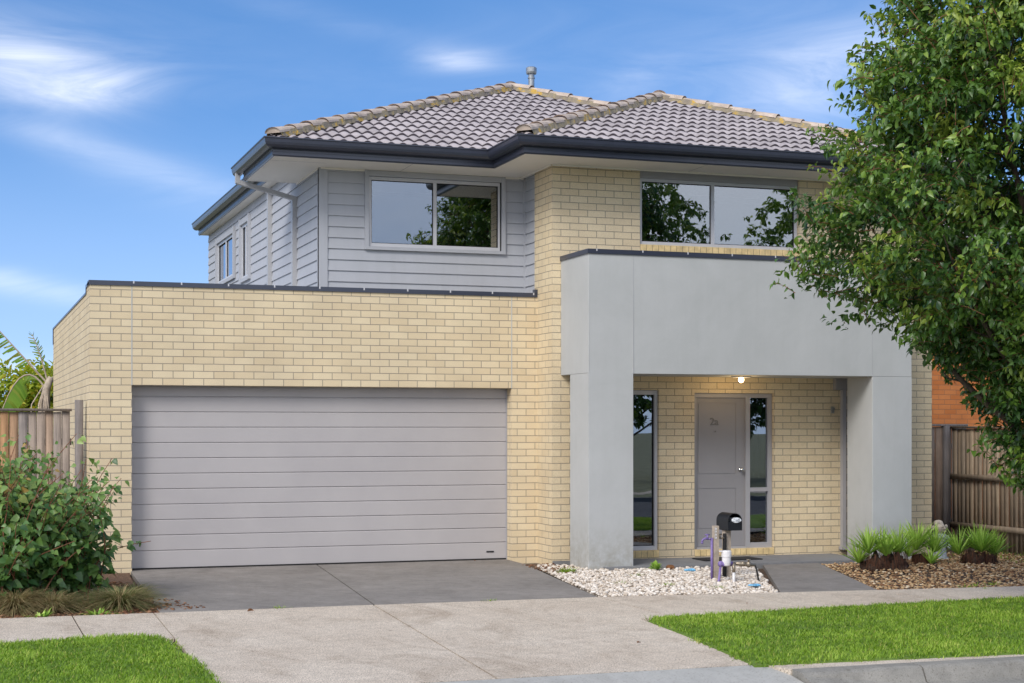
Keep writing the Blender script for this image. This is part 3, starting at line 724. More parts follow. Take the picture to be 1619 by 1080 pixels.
# ---- eaves: soffits, fascia, gutters
FX0,FY0=2.14,-.05; BX,BY=4.95,-1.19; RX=11.40
b=MB()
def flat(b,poly,z,t=.012): 
    b.face([(x,y,z) for x,y in poly][::-1],[(x,y) for x,y in poly]); b.face([(x,y,z+t) for x,y in poly],None)
flat(b,[(FX0,FY0),(BX,FY0),(BX,YU),(FX0,YU)],ZS); flat(b,[(FX0,YU),(XL+.3,YU),(XL+.3,2.03),(FX0,2.03)],ZS)
flat(b,[(BX,BY),(RX,BY),(RX,YB+.1),(BX,YB+.1)],ZS); flat(b,[(BX,YB+.1),(XA+.2,YB+.1),(XA+.2,YU),(BX,YU)],ZS); flat(b,[(XB-.1,YB+.1),(RX,YB+.1),(RX,10.2),(XB-.1,10.2)],ZS)
flat(b,[(2.69,2.03),(XL+.3,2.03),(XL+.3,10.2),(2.69,10.2)],5.186)
b.box(2.14,2.9,2.03,2.045,ZS,5.28)
so=b.build('soffit','soffit',H)
b=MB(); b.box(FX0,XL,.30,.306,ZS-.001,ZS+.003)
b.box(3.9,3.906,FY0,YU,ZS-.001,ZS+.003); b.box(7.4,7.406,BY,YB,ZS-.001,ZS+.003); b.build_each('soffit_joint','trim_grey',so)
b=MB()
for (p,q) in (((XL,YU-.018),(XI,YU-.018)),((XA-.018,YB),(XA-.018,YU)),((XA,YB-.018),(XB,YB-.018)),((XL-.018,YU),(XL-.018,2.03))):
    b.bar((p[0],p[1],ZS-.011),(q[0],q[1],ZS-.011),.02,.02)
b.build('soffit_bead','soffit',so)
# fascia path helper: profile swept along polyline with mitred corners
def sweep(name,path,prof,mat,par,z):
    """prof: list of (out,up); path is plan polyline; outward = right-hand side of travel"""
    b=MB(); n=len(path); offs=[]
    for i,p in enumerate(path):
        def nrm(a,c): d=Vector((c[0]-a[0],c[1]-a[1])).normalized(); return Vector((d.y,-d.x))
        ns=[]
        if i>0: ns.append(nrm(path[i-1],p))
        if i<n-1: ns.append(nrm(p,path[i+1]))
        m_=ns[0] if len(ns)==1 else (ns[0]+ns[1])/(1+ns[0].dot(ns[1]))
        offs.append(m_)
    pts=[[(p[0]+o.x*a,p[1]+o.y*a,z+h) for (a,h) in prof] for p,o in zip(path,offs)]
    for i in range(n-1):
        for j in range(len(prof)-1): b.face([pts[i][j],pts[i+1][j],pts[i+1][j+1],pts[i][j+1]])
    b.face(pts[0]); b.face(pts[-1][::-1])
    return b.build(name,mat,par)
# travel so that right side is outward: going from back-left corner to the front (‑Y) has left = +X ... use +X travel along the front (outward = ‑Y)
fp=[(FX0,2.03),(FX0,FY0),(BX,FY0),(BX,BY),(RX,BY),(RX,10.2)]
fasc=[(-.02,0),(0,0),(.004,.012),(.012,.014),(.012,.05),(.004,.054),(.004,.078),(.012,.082),(.012,.118),(.0,.122),(0,.20),(-.02,.20)]
fa=sweep('fascia',fp,fasc,'navy',H,ZS-.006)
gut=[(.004,.105),(.012,.088),(.05,.083),(.085,.094),(.108,.118),(.118,.145),(.124,.186),(.134,.192),(.134,.205),(.122,.207),(.118,.196),(.10,.13),(.05,.10),(.01,.11),(.006,.2),(.002,.2)]
sweep('gutter',[(FX0,2.30),(FX0,FY0),(BX,FY0),(BX,BY),(RX,BY),(RX,10.2)],gut,'navy',H,ZS)
fp2=[(2.69,10.2),(2.69,2.06)]
sweep('side_fascia',fp2,fasc,'navy',H,5.180)
sweep('side_gutter',[(2.69,10.2),(2.69,2.2)],gut,'navy',H,5.186)
# downpipes
b=MB(); b.box(2.04,2.10,2.08,2.17,4.93,5.07); b.bar((2.06,2.125,4.95),(2.86,2.125,4.755),.085,.055); b.box(2.80,2.862,2.08,2.17,3.1,4.775)
b.build('downpipe','pipe_grey',H,bevel=.005)
b=MB(); b.box(2.80,2.862,3.90,3.99,3.1,5.10); b.build('downpipe','pipe_grey',H,bevel=.005)

# ---- roof
T=math.tan(R(21.6)); CT=math.cos(R(21.6)); ST=math.sin(R(21.6))
EX,EY,EBX,EBY,ERX,EZ=2.10,-.08,4.91,-1.22,11.45,5.135
APX=(EX+ERX)/2; 
def tiled(name,origin,eu,up2,ulen,slope_len,clips,par,phase=0.0,v0=0):
    """origin: eave start, eu: unit along eave, up2: horizontal uphill unit"""
    eu=Vector((*eu,0)); s=Vector((up2[0]*CT,up2[1]*CT,ST)); nrm=eu.cross(s); 
    if nrm.z<0: nrm=-nrm
    o=Vector(origin); g=.32; W=.150; S=8
    nc=int(slope_len/g)+1; nu=int(ulen/W*S)+1
    us=np.arange(nu+1)*(W/S); h=.027*np.clip(.5+.5*np.cos(2*np.pi*(us+phase)/W),0,1)**.62
    V=[];F=[];mi=[]
    O=np.array(o);E_=np.array(eu);S_=np.array(s);N_=np.array(nrm)
    for k in range(v0,nc):
        va,vb=k*g,(k+1)*g+.03
        jit=RS.normal(size=nu+1).cumsum()*0
        rows=[(vb,.006,0),(va,.026,.45),(va,.012,.10),(va+.06,.004,.0)]
        base=len(V)
        for (vv,t,cr) in rows:
            V+= list(O+np.outer(us,E_)+S_*vv+np.outer(h*(1+cr*.75)+t,N_))
        n1=nu+1
        for r in range(3):
            for i in range(nu):
                F.append((base+r*n1+i,base+(r+1)*n1+i,base+(r+1)*n1+i+1,base+r*n1+i+1)); mi.append(0 if r==0 else 1)
    me=bpy.data.meshes.new(name); oo=Vector(par['_o']); me.from_pydata([tuple(Vector(v)-oo) for v in V],[],F)
    per=[]; 
    for k in range(v0,nc):
        tone=RS.rand(nu//S//2+3)
        row=tone[(np.arange(nu+1)//(2*S))]; per+=list(np.tile(row,4))
    at=me.attributes.new('rnd','FLOAT','POINT'); at.data.foreach_set('value',np.array(per,dtype=np.float32))
    me.polygons.foreach_set('material_index',mi)
    bm=bmesh.new(); bm.from_mesh(me)
    for (px,py,nx,ny) in clips:   # keep side where n.(p-p0)<0
        bmesh.ops.bisect_plane(bm,geom=bm.verts[:]+bm.edges[:]+bm.faces[:],plane_co=Vector((px,py,0))-oo,plane_no=Vector((nx,ny,0)),clear_outer=True)
    for f in bm.faces: f.smooth=(f.material_index==0)
    bm.to_mesh(me); bm.free(); me.materials.append(M['roof_tile']); me.materials.append(M['tile_edge_shade'])
    ob=bpy.data.objects.new(name,me); COL.objects.link(ob); ob.parent=par; ob['_o']=tuple(oo); return ob
q=math.sqrt(.5)
RF=bpy.data.objects.new('roof',None)
b=MB()  # sarking under the tiles so nothing shows through
def pz(d): return EZ-.035+T*d
am=(ERX-EX)/2; ab=(ERX-EBX)/2
A=(APX,EY+am); 
Bx=(EBX+ERX)/2
b.face([(EX,EY,pz(0)),(ERX,EY,pz(0)),(A[0],A[1],pz(am))]); b.face([(EX,2.2,pz(0)),(EX,EY,pz(0)),(A[0],A[1],pz(am)),(A[0],10.2,pz(am)),(2.62,10.2,pz(.52)),(2.62,2.2,pz(.52))])
b.face([(ERX,EBY,pz(0)),(ERX,10.2,pz(0)),(A[0],10.2,pz(am)),(A[0],A[1],pz(am)),(Bx,EY+ab,pz(ab)),(Bx,EBY+ab,pz(ab))])
b.face([(EBX,EBY,pz(0)),(ERX,EBY,pz(0)),(Bx,EBY+ab,pz(ab))]); b.face([(EBX,EY,pz(0)),(EBX,EBY,pz(0)),(Bx,EBY+ab,pz(ab)),(Bx,EY+ab,pz(ab))])
roof=b.build('roof','dark_gap',H)
# main front plane: clip left hip, right hip, valley
tiled('roof_tiles',(EX,EY,EZ),(1,0),(0,1),ERX-EX,am/CT+.2,[(EX,EY,-q,q),(ERX,EY,q,q),(EBX,EY,q,-q)],roof)
# the clip above keeps only left of the valley; the part behind the bay's hip
# bay front
tiled('roof_tiles',(EBX,EBY,EZ),(1,0),(0,1),ERX-EBX,ab/CT+.2,[(EBX,EBY,-q,q),(ERX,EBY,q,q)],roof,.05)
# bay left plane
tiled('roof_tiles',(EBX,EBY,EZ),(0,1),(1,0),6,ab/CT,[(EBX,EBY,q,-q),(EBX,EY,-q,q),(Bx,0,1,0)],roof)
# main left plane
tiled('roof_tiles',(EX,EY,EZ),(0,1),(1,0),10.3,am/CT,[(EX,EY,q,-q),(A[0],0,1,0),(2.58,0,-1,0)] ,roof,.03)
tiled('roof_tiles',(EX,EY,EZ),(0,1),(1,0),2.2-EY,.7,[(EX,EY,q,-q),(2.58,0,1,0)],roof,.03)
# right plane
tiled('roof_tiles',(ERX,EBY,EZ),(0,1),(-1,0),11.4,am/CT,[(ERX,EBY,-q,-q),(Bx,0,-1,0),(0,EY+ab,0,1)],roof)
tiled('roof_tiles',(ERX,EBY,EZ),(0,1),(-1,0),11.4,am/CT,[(ERX,EY,-q,-q),(A[0],0,-1,0),(0,EY+ab,0,-1)],roof)
# ridge / hip caps
def caps(p0,p1,par,lift=.02,first=True,bed=.105):
    p0=Vector(p0); p1=Vector(p1); d=p1-p0; L=d.length; d.normalize(); sd=d.cross(Vector((0,0,1))).normalized(); up=sd.cross(d)
    b=MB(); n=max(1,round(L/.37)); st=L/n
    for i in range(n):
        a=p0+d*(i*st-.03); e=p0+d*((i+1)*st+.02)
        ra,re=.112,.096; K=8
        ringA=[];ringE=[];ringI=[]
        j=Vector((RS.normal()*.003,RS.normal()*.003,RS.normal()*.004))
        for k in range(K+1):
            t=math.pi*k/K; c,s_=math.cos(t),math.sin(t)
            ringA.append(a+j+sd*c*ra+up*(s_*.072+lift+.020)); ringE.append(e+j+sd*c*re+up*(s_*.058+lift+.006))
            ringI.append(a+j+sd*c*(ra-.012)+up*(s_*.060+lift+.018)+d*.02)
        for k in range(K):
            b.face([ringA[k],ringE[k],ringE[k+1],ringA[k+1]],None,0); b.face([ringA[k+1],ringI[k+1],ringI[k],ringA[k]],None,0)
        b.face(ringI,None,1 if i else 0)
    o=b.build('ridge_tiles',['ridge_tile','tile_edge_shade'],par)
    b=MB(); m=max(2,int(L/.05))
    pv=None
    for i in range(m+1):
        c=p0+d*(L*i/m); w=.120+RS.uniform(-.006,.012); w2=.120+RS.uniform(-.006,.012)
        cur=(c+sd*w+up*(lift-.045),c+sd*bed*.9+up*(lift+.036),c-sd*bed*.9+up*(lift+.036),c-sd*w2+up*(lift-.045))
        if pv:
            for j in range(3): b.face([pv[j],cur[j],cur[j+1],pv[j+1]])
        pv=cur
    b.build('ridge_mortar','lichen',o); return o
ez=EZ+.035
caps((EX+.06,EY+.06,ez+.06*T),(A[0],A[1],ez+am*T),roof)
caps((Bx,EY+ab,ez+ab*T),(A[0],A[1],ez+am*T),roof)
caps((EBX+.06,EBY+.06,ez+.06*T),(Bx,EBY+ab,ez+ab*T),roof)
caps((ERX-.06,EBY+.06,ez+.06*T),(Bx,EBY+ab,ez+ab*T),roof)
caps((Bx,EBY+ab,ez+ab*T),(Bx,EY+ab-.1,ez+ab*T),roof)
caps((A[0],A[1],ez+am*T),(A[0],10.2,ez+am*T),roof)
b=MB(); b.tube([(7.74,6.3,6.6),(7.74,6.3,7.70)],.052,16); b.lathe((7.74,6.3,7.68),[(.055,0),(.085,.0),(.092,.03),(.092,.10),(.07,.115),(.0,.12)],18)
b.lathe((7.74,6.3,7.60),[(.053,0),(.062,.0),(.062,.02),(.053,.02)],16)
b.build('flue','galv',roof,smooth=False)

# ---- portico
YP=-1.463; PX0,PX1=5.669,10.147; C1,C2=6.252,9.566; ZU,ZT=2.322,3.757; YBk=-.85
P=bpy.data.objects.new('x',None)
b=MB()
b.box(PX0,PX1,YP,YB-.001,ZU,ZT,skip='+y')
b.box(PX0,C1,YP,YBk,-.19,ZU,skip='+z'); b.box(C2,PX1,YP,YBk,-.19,ZU,skip='+z')
po=b.build('portico','render_grey',H,weld=True,bevel=.006)
b=MB()
for x in (C1,C2): b.box(x-.004,x+.004,YP-.0016,YP+.01,ZU,ZT)
b.build_each('expansion_joint','pipe_grey',po)
b=MB(); b.box(PX0-.016,PX1+.016,YP-.016,YB-.002,ZT-.004,ZT+.052); pc=b.build('capping','navy',po,bevel=.003)
b=MB()
for i in range(8): b.box(PX0+.1+i*.6-.007,PX0+.1+i*.6+.007,YP-.020,YP-.014,ZT+.026,ZT+.054)
b.build_each('capping_clip','alum',pc)
# porch light and fittings
b=MB(); b.lathe((7.93,-1.02,ZU-.018),[(.115,0),(.125,.006),(.125,.018)],24); pl=b.build('porch_light','alum',po,smooth=True)
b=MB(); b.blob((7.93,-1.02,ZU-.045),.036,.036,.038,16,10); b.build('bulb','lamp_glow',pl,smooth=True)
b=MB(); b.box(9.535,9.70,YB-.09,YB-.006,2.17,2.319); b.build('rainhead','trim_grey',H)
b=MB(); b.box(9.645,9.70,YB-.07,YB-.006,.05,2.169); b.box(9.625,9.705,YB-.085,YB-.004,.05,.09); b.build('downpipe','trim_grey',H,bevel=.005)
b=MB(); b.tube([(9.52,YB-.05,1.92),(9.52,YB-.01,1.92)],.02,8); b.box(9.50,9.54,YB-.03,YB-.005,1.86,1.95); b.build('tap_fitting','galv',H)

# ------------------------------------------------------------------ door mat, things on the porch
b=MB()
pts=[(7.30,-.98),(7.62,-1.22),(8.12,-1.12),(7.86,-.86)]
b.prism([(7.36,-1.16),(8.16,-1.16),(8.16,-.78),(7.36,-.78)],.001,.014); o=b.build('door_mat','black_rubber',origin=(7.76,-.97,0),bevel=.004); tag(o,'black rubber mat lying on the porch slab at the front door','door mat')

# ------------------------------------------------------------------ fences
def fence_lr(name,fn,u0,u1,ztop,label,mat,posts,rails,cap,step=.102):
    root=thing(name,fn(u0,0,G),label,'fence')
    V=[];F=[];rn=[]
    def bx(u_0,u_1,d0,d1,z0,z1,r):
        base=len(V)
        for (u,d,z) in ((u_0,d0,z0),(u_1,d0,z0),(u_1,d1,z0),(u_0,d1,z0),(u_0,d0,z1),(u_1,d0,z1),(u_1,d1,z1),(u_0,d1,z1)): V.append(fn(u,d,z)); rn.append(r)
        for f in ((0,1,5,4),(1,2,6,5),(2,3,7,6),(3,0,4,7),(4,5,6,7),(3,2,1,0)): F.append(tuple(base+i for i in f))
    u=u0; k=0
    while u<u1-.02:
        w=step*RS.uniform(.9,1.1); r=float(np.clip(RS.normal(.42,.26),0,1)); o=.012 if k%2 else 0
        bx(u+.002,min(u+w-.002,u1),o+RS.uniform(0,.003),o+.014,-.06,ztop-RS.uniform(.0,.012),r); u+=w; k+=1
    numpy_mesh('paling_panel',V,F,rn,mat,root)
    for zr in rails:
        V=[];F=[];rn=[]; bx(u0,u1,*( (-.045,-.002) if rails_front else (.03,.075)),zr-.04,zr+.04,.35); numpy_mesh('rail',V,F,rn,mat,root)
    if cap:
        V=[];F=[];rn=[]; bx(u0,u1,-.03,.06,ztop,ztop+.03,.3); numpy_mesh('capping_rail',V,F,rn,mat,root)
    for up_ in posts:
        V=[];F=[];rn=[]; bx(up_[0]-.045,up_[0]+.045,-.05,.05,-.1,up_[1],.05); numpy_mesh('post',V,F,rn,mat,root)
    return root
rails_front=False
fence_lr('paling_fence',lambda u,d,z:(u,.52+d,z),-9,-.17,1.865,'weathered grey timber paling fence behind the leafy shrub, left of the garage','paling_grey',[(-.085,2.0),(-2.8,1.86),(-5.5,1.86)],[.3,1.5],True)
rails_front=True
fence_lr('paling_fence',lambda u,d,z:(12.25+d,-u,z),-.69,1.9,1.66,'brown paling fence with exposed rails running out from behind the gravel bed','paling_brown',[(1.85,1.66)],[.26,.96],True,.1)
rails_front=False
fence_lr('paling_fence',lambda u,d,z:(u,.70+d,z),XB,12.5,1.69,'short grey paling return between the house corner and the brown side fence','paling_grey',[(12.13,1.70)],[.3,1.4],True,.15)

# ------------------------------------------------------------------ neighbour house (orange brick)
NH=thing('brick_house',(16,6,0),'orange brick neighbouring house half hidden behind the street tree','house')
b=MB(); b.face([(12.9,5,-.2),(24,5,-.2),(24,5,4.9),(12.9,5,4.9)],[(0,-.2),(11.1,-.2),(11.1,4.9),(0,4.9)]); b.face([(12.9,15,-.2),(12.9,5,-.2),(12.9,5,4.9),(12.9,15,4.9)],[(-10,-.2),(0,-.2),(0,4.9),(-10,4.9)])
b.face([(24,5,-.2),(24,15,-.2),(24,15,4.9),(24,5,4.9)],[(0,-.2),(10,-.2),(10,4.9),(0,4.9)]); b.build('wall','brick_orange',NH)
b=MB(); e=.5; x0,x1,y0,y1,z0=12.9-e,24+e,5-e,15+e,4.9; h=(y1-y0)/2*math.tan(R(20))
b.face([(x0,y0,z0),(x1,y0,z0),(x1-5.5,10,z0+h),(x0+5.5,10,z0+h)]); b.face([(x1,y1,z0),(x0,y1,z0),(x0+5.5,10,z0+h),(x1-5.5,10,z0+h)]); b.face([(x0,y1,z0),(x0,y0,z0),(x0+5.5,10,z0+h)]); b.face([(x1,y0,z0),(x1,y1,z0),(x1-5.5,10,z0+h)])
b.face([(x0,y0,z0-.01),(x0,y1,z0-.01),(x1,y1,z0-.01),(x1,y0,z0-.01)]); b.build('roof','roof_tile',NH)
b=MB(); b.box(x0-.1,x1+.1,y0-.1,y0,4.78,4.95); b.build('gutter','navy',NH)

# ------------------------------------------------------------------ letterbox, taps, meter
LB=thing('letterbox',(6.81,-2.82,-.05),'black round-topped metal letterbox on a pale timber post in the white pebbles','letterbox')
b=MB(); b.box(6.775,6.85,-2.86,-2.785,-.1,.515); b.build('post','timber_post',LB,bevel=.004)
def arch(w,hs,K=12): return [(-w/2,0)]+[(-w/2*math.cos(math.pi*k/K),hs+w/2*math.sin(math.pi*k/K)*.95) for k in range(K+1)]+[(w/2,0)]
b=MB(); w=.178; cx,cz=6.845,.512; ya,yb=-2.97,-2.68
out_=arch(w,.105); inn=[(x*.93,z*.955+.004) for x,z in out_]
n=len(out_)
for i in range(n-1):
    (xa,za),(xb,zb)=out_[i],out_[i+1]; b.face([(cx+xa,ya,cz+za),(cx+xa,yb,cz+za),(cx+xb,yb,cz+zb),(cx+xb,ya,cz+zb)])
    (xc,zc),(xd,zd)=inn[i],inn[i+1]; b.face([(cx+xc,ya,cz+zc),(cx+xd,ya,cz+zd),(cx+xd,yb,cz+zd),(cx+xc,yb,cz+zc)])
    b.face([(cx+xa,ya,cz+za),(cx+xb,ya,cz+zb),(cx+xd,ya,cz+zd),(cx+xc,ya,cz+zc)])
b.face([(cx+x,yb,cz+z) for x,z in out_]); b.box(cx-w/2,cx+w/2,ya,yb,cz-.006,cz+.002)
b.build('box','black_metal',LB)
b=MB(); b.box(cx-w*.46,cx+w*.46,ya+.004,ya+.01,cz+.003,cz+.095); b.build('front_flap','black_metal',LB)
b=MB()
K=14
for i in range(K):
    t0,t1=2*math.pi*i/K,2*math.pi*(i+1)/K
    for (s0,s1,y_) in ((1,.6,0),(.6,.2,.004)):
        b.face([(cx+.012+.062*math.cos(t0)*s0,ya-.012+y_+.006*math.sin(5*t0),cz+.112+.030*math.sin(t0)*s0),(cx+.012+.062*math.cos(t1)*s0,ya-.012+y_+.006*math.sin(5*t1),cz+.112+.030*math.sin(t1)*s0),
            (cx+.012+.062*math.cos(t1)*s1,ya-.016-y_,cz+.112+.030*math.sin(t1)*s1),(cx+.012+.062*math.cos(t0)*s1,ya-.016-y_,cz+.112+.030*math.sin(t0)*s1)])
b.tube([(cx+.01,ya-.012,cz+.112),(cx+.01,yb+.05,cz+.11)],[.028,.028],12)
o=b.build('rolled_mail','paper',origin=(cx,ya,cz+.1)); tag(o,'crumpled white mail sticking out of the black letterbox opening','mail')

def bib_tap(b,c,dx,s=1.0):
    c=Vector(c)
    b.tube([c,c+Vector((dx*.05,0,0))*s],.012*s,10); b.tube([c+Vector((dx*.05,0,0))*s,c+Vector((dx*.10,0,.004))*s,c+Vector((dx*.125,0,-.012))*s,c+Vector((dx*.135,0,-.04))*s],[.014*s,.013*s,.012*s,.012*s],10)
    b.tube([c+Vector((dx*.065,0,0))*s,c+Vector((dx*.065,0,.045))*s],.011*s,10); b.tube([c+Vector((dx*.065-.03,0,.05))*s,c+Vector((dx*.065+.03,0,.05))*s],.008*s,8)
    b.tube([c+Vector((dx*.133,0,-.035))*s,c+Vector((dx*.134,0,-.055))*s],.016*s,10)
TP=thing('garden_tap',(6.58,-2.96,-.05),'purple recycled water tap on a grey timber stake, left of the letterbox post','tap')
b=MB(); b.box(6.575,6.635,-2.99,-2.935,-.1,.565); st=b.build('stake','timber_post',TP,bevel=.003)
b=MB(); 
for z in (.53,.50,.465,.43): b.box(6.58,6.605,-2.9925,-2.991,z-.008,z+.012)
b.box(6.583,6.588,-2.9925,-2.991,.42,.55); b.build('sticker','white_plastic',st)
b=MB(); b.tube([(6.555,-2.97,-.1),(6.555,-2.97,.43)],.015,10); bib_tap(b,(6.56,-2.97,.42),-1,.95); b.build('tap_body','purple',TP,smooth=True)
TG_=thing('garden_tap',(6.72,-2.86,-.05),'dull grey brass tap on a black lagged pipe beside the letterbox post','tap')
b=MB(); b.tube([(6.755,-2.89,-.1),(6.755,-2.89,.47)],[.022,.021],10); b.build('lagged_pipe','black_rubber',TG_,smooth=True)
b=MB(); bib_tap(b,(6.745,-2.9,.42),-1,.85); b.build('tap_body','brass',TG_,smooth=True)
WMt=thing('water_meter',(6.62,-3.3,-.05),'pale capped water meter on purple and white pipes in front of the letterbox post','water meter')
b=MB(); b.lathe((6.57,-3.30,.14),[(.03,0),(.045,.01),(.05,.04),(.05,.10),(.056,.102),(.056,.16),(.05,.172),(.0,.174)],20); b.box(6.49,6.55,-3.32,-3.28,.298,.312); b.build('meter_head','white_plastic',WMt)
b=MB(); b.tube([(6.50,-3.3,.165),(6.64,-3.3,.165)],[.028,.028],12); b.blob((6.50,-3.3,.165),.035,.03,.035,10,7); b.build('meter_body','purple',WMt,smooth=True)
b=MB(); b.tube([(6.50,-3.3,.15),(6.47,-3.32,.0),(6.43,-3.36,-.1)],[.014,.014,.014],10); b.build('purple_pipe','purple',WMt,smooth=True)
b=MB(); b.tube([(6.60,-3.42,-.1),(6.60,-3.42,.085)],[.016,.016],12); b.build('white_pipe','white_plastic',WMt,smooth=True)
b=MB(); b.tube([(6.60,-3.42,.08),(6.60,-3.42,.15),(6.64,-3.36,.17)],.018,10); b.tube([(6.64,-3.36,.17),(6.72,-3.36,.165),(6.88,-3.40,.15)],[.014,.03,.014],10)
b.blob((6.74,-3.37,.165),.036,.03,.03,12,7,0,.15); b.blob((6.80,-3.385,.16),.030,.028,.036,12,7,0,.15); b.lathe((6.80,-3.385,.18),[(.008,0),(.008,.025),(.025,.027),(.025,.034),(.0,.035)],12)
b.tube([(6.64,-3.33,.13),(6.66,-3.32,-.1)],.013,8); b.build('brass_valve','brass',WMt,smooth=True)
b=MB(); b.tube([(6.87,-3.40,.15),(6.88,-3.42,.10),(6.90,-3.46,-.1)],.0105,8); b.build('stand_pipe','black_rubber',WMt,smooth=True)

# litter
def crumple(name,c,sx,sy,sz,mat,label):
    b=MB(); b.blob((0,0,0),sx,sy,sz,14,8,0,.5); 
    b.v=[(x+c[0],y+c[1],max(z,-sz*.6)+c[2]) for x,y,z in b.v]
    o=b.build(name,mat,origin=c); tag(o,label,'litter')
crumple('plastic_wrapper',(6.66,-2.2,.0),.075,.04,.022,'blue_litter','crumpled blue and white plastic bottle behind the purple tap on the pebbles')
crumple('plastic_wrapper',(6.53,-4.05,.0),.075,.05,.016,'blue_litter','torn light blue plastic scrap on the pebbles beside the entry path')
b=MB(); b.blob((6.62,-1.72,-.01),.05,.05,.035,10,7,0,.4); o=b.build('rock','dead_leaf',origin=(6.62,-1.72,-.03)); tag(o,'small orange-brown rock beside the succulent rosette','rock')
# dead leaves on paving
for i,(x,y,a,s,lab) in enumerate([(1.05,-4.62,.3,.075,'curled brown leaf on the footpath edge near the left garden bed'),(5.65,-5.55,1.0,.05,'red-brown leaf on the footpath below the pebble bed'),(3.55,-7.75,.5,.05,'brown leaf lying on the crossover near the right lawn corner'),(4.7,-.05,1.5,.05,'small orange leaf on the driveway by the garage door')]):
    Pn=np.array([[x,y,G+.012]]); V,F,r=leaves(Pn,np.array([[math.cos(a),math.sin(a),.15]]),np.array([s]),np.array([s*.5]),np.array([.5]),.5,.2,'oval')
    o=numpy_mesh('fallen_leaf',V,F,r,'dead_leaf',origin=(x,y,G)); tag(o,lab,'leaf')

# ------------------------------------------------------------------ plants
def rosette(P0,n,Lr,Wd,spread,tilt=0):
    a=RS.uniform(0,2*np.pi,n); el=np.clip(RS.beta(1.6,1.3,n),.02,.98)*spread
    D=np.stack([np.cos(a)*np.sin(el),np.sin(a)*np.sin(el),np.cos(el)],1)
    L=Lr*RS.uniform(.75,1.1,n); Pp=np.repeat(np.array([P0]),n,0)+D*.01
    rnd=np.clip(.75-.45*el/spread+RS.normal(size=n)*.18,0,1)
    return Pp,D,L,np.full(n,Wd),rnd
def yucca(c,heads,label,root):
    t=thing('yucca_clump',c,label,'spiky plant','spiky yucca clumps in the tan gravel bed')
    Vs=[];Fs=[];rs=[];off=0
    for (dx,dy,dz,n,L) in heads:
        Pp,D,LL,W,rnd=rosette((c[0]+dx,c[1]+dy,c[2]+dz),n,L*1.12,.021,R(64))
        S=norm(np.cross(D,RS.normal(size=D.shape)))
        V,F,r=leaves(Pp,D,LL,W,rnd,.3,.12,'lance',up=norm(np.array([0,0,1.0])+RS.normal(size=D.shape)*.2))
        Vs.append(V);Fs.append(F+off);rs.append(r);off+=len(V)
    numpy_mesh('leaves',np.concatenate(Vs),np.concatenate(Fs),np.concatenate(rs),'yucca_leaf',t)
    b=MB()
    for (x,y,r_,h) in root: b.blob((c[0]+x,c[1]+y,c[2]+h*.05),r_*.98,r_*.78,h*.72,20,14,0,.75)
    o=b.build('root_ball','root',t,smooth=True)
    # fibrous roots hanging down the ball
    n=500; a=RS.uniform(0,6.28,n); i=RS.randint(0,len(root),n); rr=np.array(root)[i]
    Pp=np.stack([c[0]+rr[:,0]+np.cos(a)*rr[:,2]*.98,c[1]+rr[:,1]+np.sin(a)*rr[:,2]*.8,c[2]+rr[:,3]*RS.uniform(.3,.95,n)],1)
    D=np.stack([np.cos(a)*.25,np.sin(a)*.25,-np.ones(n)],1)
    V,F,r=blades(Pp,D,RS.uniform(.05,.12,n),np.full(n,.006),RS.rand(n)*.3,2,.1)
    numpy_mesh('root_fibres',V,F,r,'bark_chip',t)
yucca((8.98,-2.66,-.05),[(-.22,-.02,.22,66,.32),(-.02,-.08,.19,50,.27),(.20,0,.20,76,.34),(-.28,.1,.10,40,.30),(.05,.15,.24,40,.3)],'bushiest spiky green plant, against the right portico column, on a dark root ball',[(-.1,0,.17,.24),(.13,0,.17,.26)])
yucca((9.84,-2.22,-.05),[(-.12,0,.20,64,.34),(.14,.0,.17,60,.32),(-.02,-.16,.04,24,.24),(.0,.15,.2,30,.34),(-.2,.05,.12,24,.3)],'narrow middle spiky plant in front of the brick corner and the stone statue',[(0,.05,.13,.18)])
yucca((10.5,-2.35,-.05),[(-.22,.05,.14,52,.34),(.04,-.04,.17,80,.34),(.26,0,.12,56,.30),(.1,.15,.18,36,.34)],'spreading spiky plant nearest the brown paling fence, at the right end of the bed',[(-.05,0,.15,.22),(.14,0,.13,.2)])
# succulent rosette
Pp,D,L,W,rnd=rosette((6.40,-1.78,-.03),46,.11,.04,R(80)); V,F,r=leaves(Pp,D,L,W,rnd,.25,-.15,'lance',up=norm(np.tile([0,0,1.0],(46,1))+RS.normal(size=(46,3))*.1))
o=numpy_mesh('succulent',V,F,r,'yucca_leaf',origin=(6.40,-1.78,-.05)); tag(o,'small green succulent rosette at the porch edge beside the left column','plant')
# weeds
def weed(c,n,L,label,mat='grass_blade',cat='weed',name='weed',w=.006,spread=.9):
    a=RS.uniform(0,6.28,n); el=RS.uniform(.05,spread,n); rr=RS.uniform(0,.05,n)
    P_=np.stack([c[0]+np.cos(a)*rr*2,c[1]+np.sin(a)*rr,np.full(n,c[2])],1); D=np.stack([np.cos(a)*np.sin(el),np.sin(a)*np.sin(el),np.cos(el)],1)
    V,F,r=blades(P_,D,L*RS.uniform(.5,1.1,n),np.full(n,w),np.clip(RS.rand(n),0,.95),3,.6); o=numpy_mesh(name,V,F,r,mat,origin=c); tag(o,label,cat); return o
weed((5.28,-1.75,-.04),130,.13,'green weed tuft where the pebbles meet the brick pier','grass_blade',w=.009)
weed((5.9,-2.4,-.03),40,.06,'small weed among the pebbles in front of the left column'); weed((5.75,-3.5,-.03),34,.06,'tiny weed in the middle of the left pebbles'); weed((6.1,-4.0,-.03),30,.06,'tiny weed near the footpath side of the pebbles')
